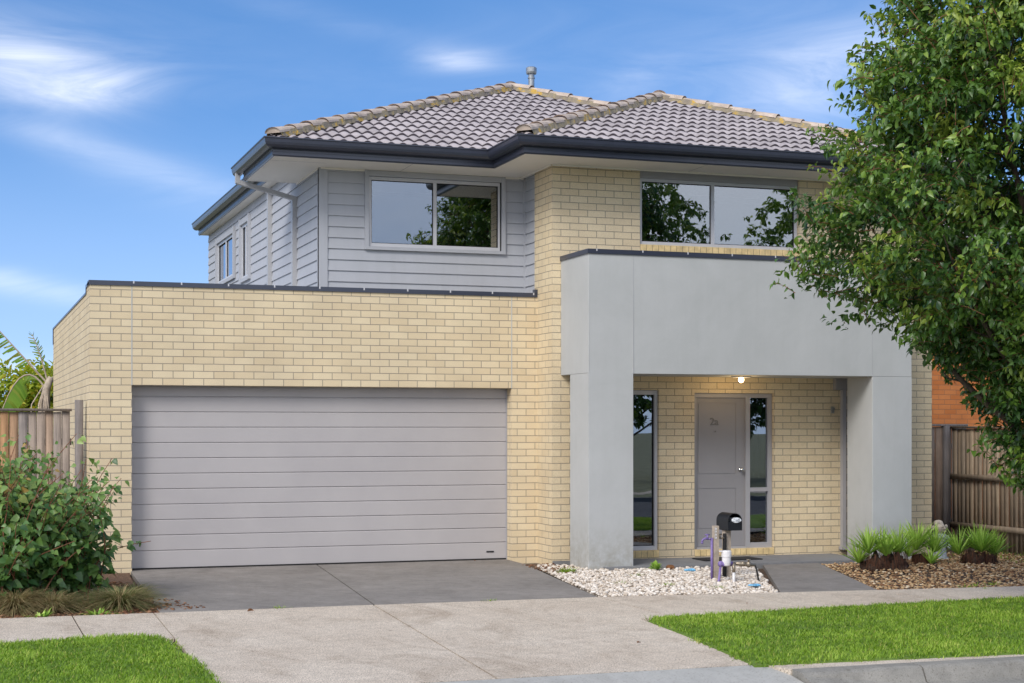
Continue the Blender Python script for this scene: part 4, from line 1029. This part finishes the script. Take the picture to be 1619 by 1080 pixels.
weed((5.35,-3.2,-.03),36,.06,'low green weed by the driveway edge of the pebbles'); weed((1.4,-4.36,-.03),30,.06,'small weed in the joint between driveway and footpath'); weed((3.45,-4.4,-.03),30,.05,'thin weed in the driveway joint near the pebble bed')
weed((-.25,-4.28,-.03),34,.14,'broad-leaved green weed beside the footpath between the two grass tufts','yucca_leaf',w=.022,spread=1.3); weed((-.75,-4.30,-.03),34,.12,'broad-leaved green weed at the foot of the brown grass tuft','yucca_leaf',w=.022,spread=1.3)
for i in range(7):
    x=RS.uniform(8,12) if i<5 else RS.uniform(11,12); weed((x,-5.0-.0*(x)+RS.uniform(-.0,.6),-.04),22,.07,['short weed at the near edge of the tan gravel','pale weed in the tan gravel left of the fence','thin weed in the tan gravel below the middle spiky plant','yellow-green weed in the tan gravel near the footpath','sprig of weed in the tan gravel close to the lawn','weed growing at the foot of the brown fence','grassy weed patch by the brown fence corner'][i])
# thin grass cover over the far right end of the gravel bed
n=2600; X=RS.uniform(10.6,12.2,n); Y=RS.uniform(-4.8,-.4,n); k=RS.rand(n)<np.clip((X-10.5)/1.2,0,1)*.8; X=X[k];Y=Y[k];n=len(X)
V,F,r=blades(np.stack([X,Y,np.full(n,-.06)],1),norm(RS.normal(size=(n,3))*.6+[0,0,1.]),RS.uniform(.05,.11,n),np.full(n,.006),RS.rand(n)*.9,2,.6)
o=numpy_mesh('sparse_grass',V,F,r,'grass_blade'); o['kind']='stuff'; o['label']='sparse grass at the fence end of the tan gravel bed'; o['category']='grass'

# grass tufts in the left bed
def tuft(c,n,L,label,green):
    a=RS.uniform(0,6.28,n); el=RS.beta(1.5,1.7,n)*1.3; rr=RS.uniform(0,.12,n)
    P_=np.stack([c[0]+np.cos(a)*rr,c[1]+np.sin(a)*rr,np.full(n,c[2])],1); D=np.stack([np.cos(a)*np.sin(el),np.sin(a)*np.sin(el),np.cos(el)],1)
    rn=np.clip(np.where(RS.rand(n)<green,RS.rand(n)*.3,RS.uniform(.35,.9,n)),0,1)
    V,F,r=blades(P_,D,L*RS.uniform(.6,1.15,n),np.full(n,.0055),rn,5,1.15); o=numpy_mesh('grass_tuft',V,F,r,'tuft_blade',origin=c); tag(o,label,'grass tuft','dry grass tufts under the left shrub')
tuft((-.95,-3.75,-.03),1800,.46,'large dry brown grass tuft spilling from under the shrub at the left edge',.15)
tuft((-.62,-3.8,-.03),1000,.40,'smaller dry brown tuft merging into the large one under the shrub',.2)
tuft((.0,-3.75,-.03),1800,.42,'green and straw grass tuft at the driveway corner',.55)
tuft((.22,-2.9,-.03),700,.32,'green grass tuft against the brick pier base beside the garage door',.75)

# ---- leafy shrub
def curve_pts(p0,d0,L,bend,k=7):
    p=np.array(p0,float); d=norm(np.array(d0,float)); pts=[p.copy()]
    for i in range(k):
        d=norm(d+np.array(bend)/k+RS.normal(size=3)*.07); p=p+d*L/k; pts.append(p.copy())
    return pts
SH=thing('leafy_shrub',(-.75,-2.9,-.04),'broad-leaved green shrub with reddish stems in front of the garage corner','shrub')
b=MB(); LP=[];LD=[];LS=[]
for i in range(320):
    bx_=-1.0+RS.normal()*.42; by=-2.85+RS.normal()*.30
    a=RS.uniform(0,6.28); lean=abs(RS.normal())*.36; H_=RS.uniform(.75,1.74)*(1-.2*lean)*(1.14 if i%9==0 else 1)
    if -.45<bx_: H_*=.72
    if bx_>-.15: bx_-=.5
    pts=curve_pts((bx_,by,-.04),(math.cos(a)*lean,math.sin(a)*lean,1),H_,(math.cos(a)*.35,math.sin(a)*.35,-.25),8)
    b.tube(pts,[.008*(1-.8*t/8)+.0015 for t in range(9)],5)
    for j in range(1,9):
        for t in range(6):
            q_=pts[j-1]+(pts[j]-pts[j-1])*RS.rand() ; aa=RS.uniform(0,6.28)
            off=np.array([math.cos(aa),math.sin(aa),RS.uniform(-.1,.5)])*RS.uniform(.03,.13)
            LP.append(q_+off); LD.append(np.array([math.cos(aa)*.8,math.sin(aa)*.8,RS.uniform(-.8,.1)])); LS.append(RS.uniform(.06,.115)*(1.0 if j<7 else .75))
# the long shoots reaching over the brickwork to the right
for (p0,d0,L) in (((-.62,-2.75,.55),(.8,-.1,.45),.55),((-.55,-2.9,.42),(.85,0,.3),.52),((-.7,-2.6,.85),(.6,.1,.6),.42),((-.5,-2.9,.22),(.9,-.1,.08),.45),((-.8,-2.7,1.0),(.25,0,1),.5),((-.6,-2.8,.3),(.9,0,.2),.48)):
    pts=curve_pts(p0,d0,L,(.1,0,-.1),9); b.tube(pts,[.007*(1-.8*t/9)+.0012 for t in range(10)],5)
    for j in range(1,10):
        for t in range(3):
            aa=RS.uniform(0,6.28); LP.append(pts[j]+np.array([math.cos(aa),math.sin(aa)*.5,RS.uniform(-.5,.5)])*.05); LD.append(np.array([math.cos(aa)*.6+.3,math.sin(aa)*.6,RS.uniform(-.9,0)])); LS.append(RS.uniform(.045,.08))
b.build('stems','twig',SH)
LP=np.array(LP);LD=np.array(LD);LS=np.array(LS); kk=LP[:,0]<.26-.12*(LP[:,2]>1.0); LP=LP[kk];LD=LD[kk];LS=LS[kk]; n=len(LP)
hr=(LP[:,2]/1.5)
V,F,r=leaves(LP,LD,LS,LS*.82,np.clip(.18+.45*hr+RS.normal(size=n)*.2,0,1),.12,.25,'heart',up=norm(RS.normal(size=(n,3))*.5+np.array([0,-.5,.9])))
numpy_mesh('leaves',V,F,r,'shrub_leaf',SH)

# ---- street tree
def street_tree(base,Rz,label,name,nt_,lpt,leaf,seed,group=None,dens=1.0,zt=7.3,z0c=1.25):
    rs=np.random.RandomState(seed); bx,by=base
    t=thing(name,(bx,by,G),label,'tree',group)
    b=MB(); b.tube([(bx,by,-.1),(bx+.01,by,.5),(bx-.02,by+.02,1.2),(bx,by,1.9)],[.11,.085,.075,.065],12)
    tips=[]
    def prof(z): return np.interp(z,[p[0] for p in Rz],[p[1] for p in Rz])
    limbs=[]
    for i in range(15):
        a=i*2.4+rs.rand()*.5; zs_=1.35+i*.22*(zt-1.5)/5.5*.55; 
        zt_=min(zt-.4,zs_+rs.uniform(1.0,2.2)); rr=prof(zt_)*rs.uniform(.55,.8)
        p0=np.array([bx,by,zs_]); p1=np.array([bx+math.cos(a)*rr,by+math.sin(a)*rr,zt_]); mid=(p0+p1)/2+np.array([math.cos(a),math.sin(a),-.35])*rr*.22
        pts=[p0*(1-u)**2+2*mid*u*(1-u)+p1*u*u for u in np.linspace(0,1,7)]; b.tube(pts,[.04-.0048*k for k in range(7)],7); limbs+=pts[2:]
        for j in range(3):
            s0=pts[3+j]; a2=a+rs.normal()*.8; e=s0+np.array([math.cos(a2)*.6,math.sin(a2)*.6,.5])*prof(s0[2])*rs.uniform(.35,.6)
            m2=(s0+e)/2+[0,0,-.08]; pp=[s0,m2,e]; b.tube(pp,[.014,.009,.004],5); limbs+=[m2,e]
    b.tube([(bx,by,1.9),(bx+.05,by,3.2),(bx-.05,by+.05,4.8),(bx,by,zt-.6)],[.065,.05,.03,.008],9)
    b.build('trunk','bark',t,smooth=True)
    limbs=np.array(limbs)
    # twig anchor points: shell-weighted, clumped
    P_=[]; TN=[]
    while len(P_)<nt_:
        z=rs.uniform(z0c,zt); a=rs.uniform(0,6.28); Rm=prof(z)
        if rs.rand()*2.5>Rm+.25: continue
        lump=1+.11*mnoise.noise(Vector((math.cos(a)*2.0,math.sin(a)*2.0,z*1.5+seed)))+.12*mnoise.noise(Vector((math.cos(a)*5,math.sin(a)*5,z*4+seed)))
        f=rs.rand()**.42; r_=Rm*lump*f
        p=np.array([bx+math.cos(a)*r_,by+math.sin(a)*r_,z])
        if mnoise.noise(Vector(tuple(p*1.9))+Vector((seed,0,0)))<-.42/dens: continue
        if dens<1.2 and rs.rand()<.82:
            m_=rs.randint(9,22); f_=1.0-.10*rs.rand()
            c_=np.array([bx,by,0])*(1-f_)+p*f_; c_[2]=p[2]; tone=rs.normal()*.13
            for _ in range(m_):
                o_=rs.normal(size=3)*np.array([.13,.13,.10]); P_.append(c_+o_); TN.append(tone+o_[2]*1.3)  # higher twigs in a clump lighter: top light put into leaf colour
        else: P_.append(p); TN.append(0)
    P_=np.array(P_); 
    outw=P_-np.array([bx,by,0]); outw[:,2]=0; outw=norm(outw)
    tb=MB(); LP=[];LD=[];LR=[];LS=[]
    cl=np.array([mnoise.noise(Vector(tuple(p*1.3))) for p in P_])
    for i,p in enumerate(P_):
        d=norm(outw[i]*.9+np.array([0,0,rs.uniform(-.25,.75)])+rs.normal(size=3)*.35); L=rs.uniform(.18,.36)
        q1=p-d*L*.6; q2=p+d*L*.4; q2=q2+np.array([0,0,-.04])
        if i%2==0: tb.tube([q1,(q1+q2)/2+[0,0,.02],q2],[.0042,.003,.0015],4,caps=False)
        us=rs.rand(lpt)
        LPp=q1[None]*(1-us)[:,None]+q2[None]*us[:,None]+rs.normal(size=(lpt,3))*.028
        dd=norm(d[None]*.5+rs.normal(size=(lpt,3))*.65+np.array([0,0,-.45])); LP.append(LPp); LD.append(dd)
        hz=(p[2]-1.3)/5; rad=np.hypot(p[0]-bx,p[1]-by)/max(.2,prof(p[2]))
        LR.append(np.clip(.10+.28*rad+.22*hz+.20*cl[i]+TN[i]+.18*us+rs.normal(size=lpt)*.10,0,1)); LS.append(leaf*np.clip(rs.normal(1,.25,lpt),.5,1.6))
    if tb.f: tb.build('twigs','twig',t)
    LP=np.concatenate(LP);LD=np.concatenate(LD);LR=np.concatenate(LR);LS=np.concatenate(LS)
    global RS
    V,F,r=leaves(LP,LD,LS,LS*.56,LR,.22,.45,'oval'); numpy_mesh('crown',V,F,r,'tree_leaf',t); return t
RZ=[(1.2,.15),(1.5,.62),(1.9,.92),(2.25,1.12),(2.6,1.65),(3.0,2.25),(3.4,2.42),(3.9,2.36),(4.4,2.08),(4.9,1.92),(5.4,1.66),(6.2,1.1),(6.8,.75),(7.3,.2)]
RZ=[((z-1.66)*1.065+1.66,max(.12,r*1.05-.20)) for z,r in RZ]
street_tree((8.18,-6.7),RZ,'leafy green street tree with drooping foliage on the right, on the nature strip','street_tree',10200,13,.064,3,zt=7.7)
RZ2=[(1.5,.5),(2.5,2.0),(4,3.0),(5.5,3.2),(7,2.7),(8.5,1.6),(9.3,.3)]
def far_tree(x,y,s,label,seed):
    street_tree((x,y),[(z*s,r_*s) for z,r_ in RZ2],label,'far_street_tree',1500,12,.15,seed,'trees across the street, seen in the window glass',1.3,9.3*s,1.6*s)
far_tree(18.9,-29,1.12,'dark round tree across the street, reflected in the upper right window',21)
far_tree(23.0,-30,.8,'smallest dark tree across the street, reflected low in the upper right window',22)
far_tree(26.6,-30,1.15,'tallest dark tree across the street, reflected at the edge of the glass',23)

# ---- background plants at left
BP=thing('banana_plant',(-.1,8.0,-.1),'banana plant with torn drooping leaves rising behind the left fence','banana plant')
b=MB(); b.tube([(-.12,8,-.1),(-.14,8,1.5),(-.1,8,2.3),(-.02,8,2.5)],[.12,.10,.07,.05],10)
for k in range(9):
    a=RS.uniform(-.5,.5); b.tube([(-.12+a*.1,7.98,2.35),(-.2+a*.5,7.9,2.05),(-.18+a*.7,7.9,1.5)],[.012,.010,.008],5)
b.build('stem','timber_post',BP,smooth=True)
def frond(P0,P1,bow,w,torn,side=0):
    P0=np.array(P0,float);P1=np.array(P1,float); Lm=np.linalg.norm(P1-P0); V=[];F=[];r=[]; N_=30
    mid=(P0+P1)/2+np.array(bow)
    C=lambda u:P0*(1-u)**2+2*mid*u*(1-u)+P1*u*u
    bb=MB(); bb.tube([tuple(C(u)) for u in np.linspace(0,1,10)],[.018-.0014*k for k in range(10)],6); 
    for sgn in ((1,-1) if side==0 else (side,)):
        for i in range(N_):
            if RS.rand()<torn*.45: continue
            u0,u1=.15+.85*i/N_,.15+.85*(i+ (1.0 if torn<.3 else .8))/N_
            d=norm(C(u1)-C(u0)); sdv=norm(np.cross(d,np.array([0,1.0,0])))*sgn
            ww=w*math.sin(math.pi*min(1,max(.05,(u0-.1)/.95)))**.6*(RS.uniform(.4,1) if torn>.3 else 1)
            dr=np.array([0,0,-1])*ww*(.45 if torn>.3 else .12)
            a_,b_=C(u0),C(u1); k=len(V)
            V+= [a_,b_,b_+sdv*ww*.5+dr*.3+d*.03,a_+sdv*ww*.5+dr*.3+d*.03,b_+sdv*ww+dr+d*.08+np.array([0,.05*RS.normal(),0]),a_+sdv*ww+dr+d*.08]
            F+= [(k,k+1,k+2,k+3),(k+3,k+2,k+4,k+5)]; r+= [RS.uniform(.3,.7)+(.3 if torn>.3 and RS.rand()<.3 else 0)]*6
    return bb,V,F,r
V=[];F=[];r=[];MBs=MB()
for args in (((-.08,8,2.4),(-1.0,8,3.45),(-.12,0,.12),.24,.75,1),((-.05,8,2.3),(-.32,8,3.2),(.02,0,.1),.10,.9,0),((-.1,8,2.3),(-.85,8.0,1.75),(-.02,.1,.95),.26,.05,1),((-.1,8,2.3),(.25,8,2.62),(-.02,0,.2),.2,.55,0),((-.1,8,2.4),(.32,8.2,2.0),(.1,0,.35),.2,.4,0)):
    bb,v,f,rr=frond(*args); k=len(V); V+=v; F+=[tuple(i+k for i in q_) for q_ in f]; r+=rr
    k=len(MBs.v); MBs.v+=bb.v; MBs.f+=[tuple(i+k for i in q_) for q_ in bb.f]; MBs.uv+=bb.uv; MBs.mi+=bb.mi
numpy_mesh('fronds',np.array(V),F,r,'banana_leaf',BP); MBs.build('leaf_stalks','timber_post',BP)
def bush(c,rx,ry,rz,n,size,mat,label,name='garden_shrub'):
    t=thing(name,(c[0],c[1],-.1),label,'shrub'); b=MB()
    for k in range(9):
        a=RS.uniform(0,6.28); b.tube([(c[0],c[1],-.1),(c[0]+math.cos(a)*rx*.3,c[1]+math.sin(a)*ry*.3,c[2]*.6),(c[0]+math.cos(a)*rx*.7,c[1]+math.sin(a)*ry*.7,c[2]+rz*.5)],[.03,.02,.006],6)
    b.build('stems','bark',t)
    D=norm(RS.normal(size=(n,3))); f=RS.rand(n)**.4; lump=np.array([1+.35*mnoise.noise(Vector(tuple(d*2.2+np.array(c)))) for d in D])
    P_=np.array(c)+D*np.array([rx,ry,rz])*(f*lump)[:,None]
    V,F,r_=leaves(P_,D+RS.normal(size=(n,3))*.6+[0,0,-.3],np.full(n,size)*RS.uniform(.7,1.2,n),np.full(n,size*.5),np.clip(.4+.4*(lump-1)*2+RS.normal(size=n)*.25,0,1)); numpy_mesh('leaves',V,F,r_,mat,t)
bush((-.12,9.2,1.9),.62,.6,.85,6000,.12,'hedge_leaf','yellow-green leafy shrub behind the banana stem')
bush((-.80,9.0,1.85),.42,.5,.85,2600,.11,'hedge_leaf','loose green shrub at the far left above the fence')
bush((-1.7,9.4,1.8),.9,.6,1.0,1600,.12,'hedge_leaf','rounded green shrub beyond the left edge of the fence')

# ---- statue
ST_=thing('garden_statue',(10.68,-1.3,-.07),'small weathered stone gnome statue by the brick corner behind the spiky plants','statue')
b=MB(); sx,sy=10.68,-1.3
b.lathe((sx,sy,-.07),[(.13,0),(.13,.05),(.105,.06),(.10,.18),(.115,.30),(.12,.345),(.085,.375),(.05,.385)],16,0,1,.8)
b.tube([(sx-.105,sy,.27),(sx-.14,sy-.03,.17),(sx-.07,sy-.10,.10)],[.036,.032,.026],8); b.tube([(sx+.105,sy,.27),(sx+.15,sy-.03,.18),(sx+.09,sy-.10,.12)],[.036,.032,.026],8)
b.blob((sx+.09,sy-.11,.12),.03,.03,.03,8,6); b.blob((sx-.07,sy-.11,.10),.03,.03,.03,8,6)
b.build('body','stone_shirt',ST_,smooth=True)
b=MB(); b.blob((sx-.01,sy,.395),.082,.08,.088,16,12,0,.12); b.blob((sx-.02,sy+.01,.45),.072,.07,.055,14,8,0,.1)
b.blob((sx+.03,sy-.072,.385),.02,.028,.018,8,6); b.blob((sx+.055,sy-.03,.345),.035,.035,.02,10,6)
b.blob((sx+.10,sy-.01,.41),.026,.014,.030,10,6); b.blob((sx-.115,sy-.01,.395),.024,.014,.034,10,6)
b.tube([(sx-.04,sy-.076,.412),(sx+.06,sy-.074,.412)],[.012,.010],6)
b.build('head','stone',ST_,smooth=True); ST_.scale=(.9,.9,.93)

# ------------------------------------------------------------------ camera
TH=R(19.12)
cam=bpy.data.cameras.new('camera'); co=bpy.data.objects.new('camera',cam); COL.objects.link(co); sc.camera=co
co.location=(-1.417,-19.11,1.663); co.rotation_euler=(R(90),0,-TH)
cam.sensor_width=36; cam.lens=36*2513/1619; cam.shift_y=(677-540)/1619; cam.shift_x=0; cam.clip_end=2000

# ------------------------------------------------------------------ light
SUN_AZ=R(226); SUN_EL=R(38)   # azimuth measured clockwise from +Y : sun behind-left of the camera
sdir=Vector((math.sin(SUN_AZ)*math.cos(SUN_EL),math.cos(SUN_AZ)*math.cos(SUN_EL),math.sin(SUN_EL)))
sl=bpy.data.lights.new('sun','SUN'); sl.energy=1.5; sl.angle=R(22); sl.color=(1,.955,.89)
so_=bpy.data.objects.new('sun',sl); COL.objects.link(so_); so_.rotation_euler=sdir.to_track_quat('Z','Y').to_euler(); so_.location=(-8,-14,16)
pl_=bpy.data.lights.new('porch_lamp','POINT'); pl_.energy=2.6; pl_.color=(1,.68,.32); pl_.shadow_soft_size=.05
po_=bpy.data.objects.new('porch_lamp',pl_); COL.objects.link(po_); po_.location=(7.93,-1.02,ZU-.12)

w=bpy.data.worlds.new('World'); sc.world=w; w.use_nodes=True; nt=w.node_tree; nt.nodes.clear()
out=N(nt,'OutputWorld'); bg=N(nt,'Background'); nt.links.new(bg.outputs[0],out.inputs[0]); bg.inputs['Strength'].default_value=.12
tc=N(nt,'TexCoord'); gen=tc.outputs['Generated']
sk=N(nt,'TexSky'); sk.sky_type='NISHITA'; sk.sun_disc=False; sk.sun_elevation=SUN_EL; sk.sun_rotation=SUN_AZ; sk.air_density=1.0; sk.dust_density=.3; sk.ozone_density=2.5
va=N(nt,'VectorMath',operation='MULTIPLY_ADD'); va.inputs[1].default_value=(1,1,1.0); va.inputs[2].default_value=(0,0,.22); nt.links.new(gen,va.inputs[0])
vn=N(nt,'VectorMath',operation='NORMALIZE'); nt.links.new(va.outputs[0],vn.inputs[0]); nt.links.new(vn.outputs[0],sk.inputs['Vector'])
hs=N(nt,'HueSaturation'); hs.inputs['Saturation'].default_value=1.22; hs.inputs['Value'].default_value=1.07; nt.links.new(sk.outputs[0],hs.inputs['Color'])
tn=N(nt,'Mix'); tn.data_type='RGBA'; tn.blend_type='MULTIPLY'; tn.inputs[0].default_value=1; tn.inputs[7].default_value=(.97,.955,1.0,1); nt.links.new(hs.outputs[0],tn.inputs[6]); skyc=tn.outputs[2]
# real cloud directions: wisps defined by world direction vectors
sep=N(nt,'SeparateXYZ'); nt.links.new(gen,sep.inputs[0])
mp=N(nt,'Mapping'); mp.inputs['Scale'].default_value=(1,1,3.2); mp.inputs['Rotation'].default_value=(0,R(12),0); nt.links.new(gen,mp.inputs[0])
cn=N(nt,'TexNoise'); cn.inputs['Scale'].default_value=3.2; cn.inputs['Detail'].default_value=9; cn.inputs['Roughness'].default_value=.58; cn.inputs['Distortion'].default_value=.5; nt.links.new(mp.outputs[0],cn.inputs['Vector'])
def math_(op,a,b=None,c=None,clamp=False):
    n=N(nt,'Math',operation=op); n.use_clamp=clamp
    for i,v in enumerate((a,b,c)):
        if v is None: continue
        if hasattr(v,'is_output'): nt.links.new(v,n.inputs[i])
        else: n.inputs[i].default_value=v
    return n.outputs[0]
fwd=Vector((math.sin(TH),math.cos(TH),0)); rgt=Vector((math.cos(TH),-math.sin(TH),0))
def wisp(px,py,wx,wy,tilt,amp):
    """a cloud at a fixed sky direction, size in radians"""
    a=math.atan((px-809.5)/2513); az=TH+a; el=math.atan((677-py)/2513*math.cos(a))
    d=Vector((math.sin(az)*math.cos(el),math.cos(az)*math.cos(el),math.sin(el)))
    u=Vector((math.cos(az),-math.sin(az),0)); v=u.cross(d)
    if v.z<0: v=-v
    ct,stt=math.cos(tilt),math.sin(tilt); uu=u*ct+v*stt; vv=v*ct-u*stt
    def dot(vec,sc_):
        n=N(nt,'VectorMath',operation='DOT_PRODUCT'); n.inputs[1].default_value=vec/sc_; nt.links.new(gen,n.inputs[0]); return n.outputs['Value']
    r2=math_('ADD',math_('POWER',dot(uu,wx),2.0),math_('POWER',dot(vv,wy),2.0))
    front=dot(d,1.0); g=math_('EXPONENT',math_('MULTIPLY',r2,-1.0)); g=math_('MULTIPLY',g,math_('GREATER_THAN',front,0.0)); return math_('MULTIPLY',g,amp)
tot=None
for a in ((60,112,.05,.018,-.1,.75),(165,135,.032,.011,.12,.7),(20,90,.05,.02,-.3,.45),(120,60,.12,.03,-.1,.15),(900,60,.16,.03,.2,.10),(1150,110,.10,.03,.3,.22),(60,458,.045,.007,-.12,.75),(0,438,.02,.006,0,.4),(725,95,.022,.0065,0,.75),(1290,150,.06,.03,.35,.5),(1350,90,.05,.018,.3,.35),(560,40,.08,.008,-.2,.12),(150,235,.07,.008,-.25,.35),(300,300,.09,.016,-.3,.22),(1000,130,.03,.010,.4,.3),(20,585,.03,.008,0,.9)):
    g=wisp(*a); tot=g if tot is None else math_('ADD',tot,g)
mp2=N(nt,'Mapping'); mp2.inputs['Scale'].default_value=(6,6,24); mp2.inputs['Rotation'].default_value=(R(6),R(-8),0); nt.links.new(gen,mp2.inputs[0])
cn2=N(nt,'TexNoise'); cn2.inputs['Scale'].default_value=1.5; cn2.inputs['Detail'].default_value=10; cn2.inputs['Roughness'].default_value=.62; cn2.inputs['Distortion'].default_value=.9; nt.links.new(mp2.outputs[0],cn2.inputs['Vector'])
def unseen_cloud(d,wid,amp):
    d=Vector(d).normalized(); n=N(nt,'VectorMath',operation='DISTANCE'); n.inputs[1].default_value=d; nt.links.new(gen,n.inputs[0])
    r=math_('DIVIDE',n.outputs['Value'],wid); return math_('MULTIPLY',math_('EXPONENT',math_('MULTIPLY',math_('POWER',r,2.0),-1.0)),amp)
unseen_clouds=math_('ADD',unseen_cloud((.47,-.88,.14),.14,1.0),unseen_cloud((-.9,-.3,.5),.3,.3))  # first cloud is out of view, added to brighten the bay window reflection
nz=ramp(nt,cn2.outputs['Fac'],[(.30,(.22,.22,.22)),(.70,(1,1,1))])
wis=math_('MULTIPLY',math_('MULTIPLY',tot,nz.outputs[0]),.55,clamp=True)
# broad soft overcast added behind the camera and overhead to neutralise ambient light
back=N(nt,'VectorMath',operation='DOT_PRODUCT'); bv=(-.95*fwd-.5*rgt); back.inputs[1].default_value=(bv.x,bv.y,.5); nt.links.new(gen,back.inputs[0])
bk=N(nt,'MapRange'); bk.inputs[1].default_value=.15; bk.inputs[2].default_value=.65; nt.links.new(back.outputs['Value'],bk.inputs[0]); bk.clamp=True
nz2=ramp(nt,cn.outputs['Fac'],[(.34,(.62,.62,.62)),(.58,(1,1,1))])
ovc=math_('MULTIPLY',bk.outputs[0],nz2.outputs[0],clamp=True)
cf_=math_('ADD',math_('ADD',wis,unseen_clouds),math_('MULTIPLY',ovc,.82),clamp=True)
mk=N(nt,'Mix'); mk.data_type='RGBA'; nt.links.new(cf_,mk.inputs[0]); nt.links.new(skyc,mk.inputs[6]); mk.inputs[7].default_value=(7.6,7.7,8.1,1)
# paler towards the horizon
hz=N(nt,'MapRange'); hz.inputs[1].default_value=.19; hz.inputs[2].default_value=-.01; hz.inputs[3].default_value=0; hz.inputs[4].default_value=.58; nt.links.new(sep.outputs[2],hz.inputs[0]); hz.clamp=True
mh=N(nt,'Mix'); mh.data_type='RGBA'; nt.links.new(hz.outputs[0],mh.inputs[0]); nt.links.new(mk.outputs[2],mh.inputs[6]); mh.inputs[7].default_value=(4.1,5.2,6.9,1)
nt.links.new(mh.outputs[2],bg.inputs['Color'])

sc.view_settings.view_transform='Standard'; sc.view_settings.look='None'; sc.view_settings.gamma=1; sc.view_settings.exposure=0.64
sc.render.engine='CYCLES'
for o in bpy.data.objects:
    if '_o' in o: del o['_o']
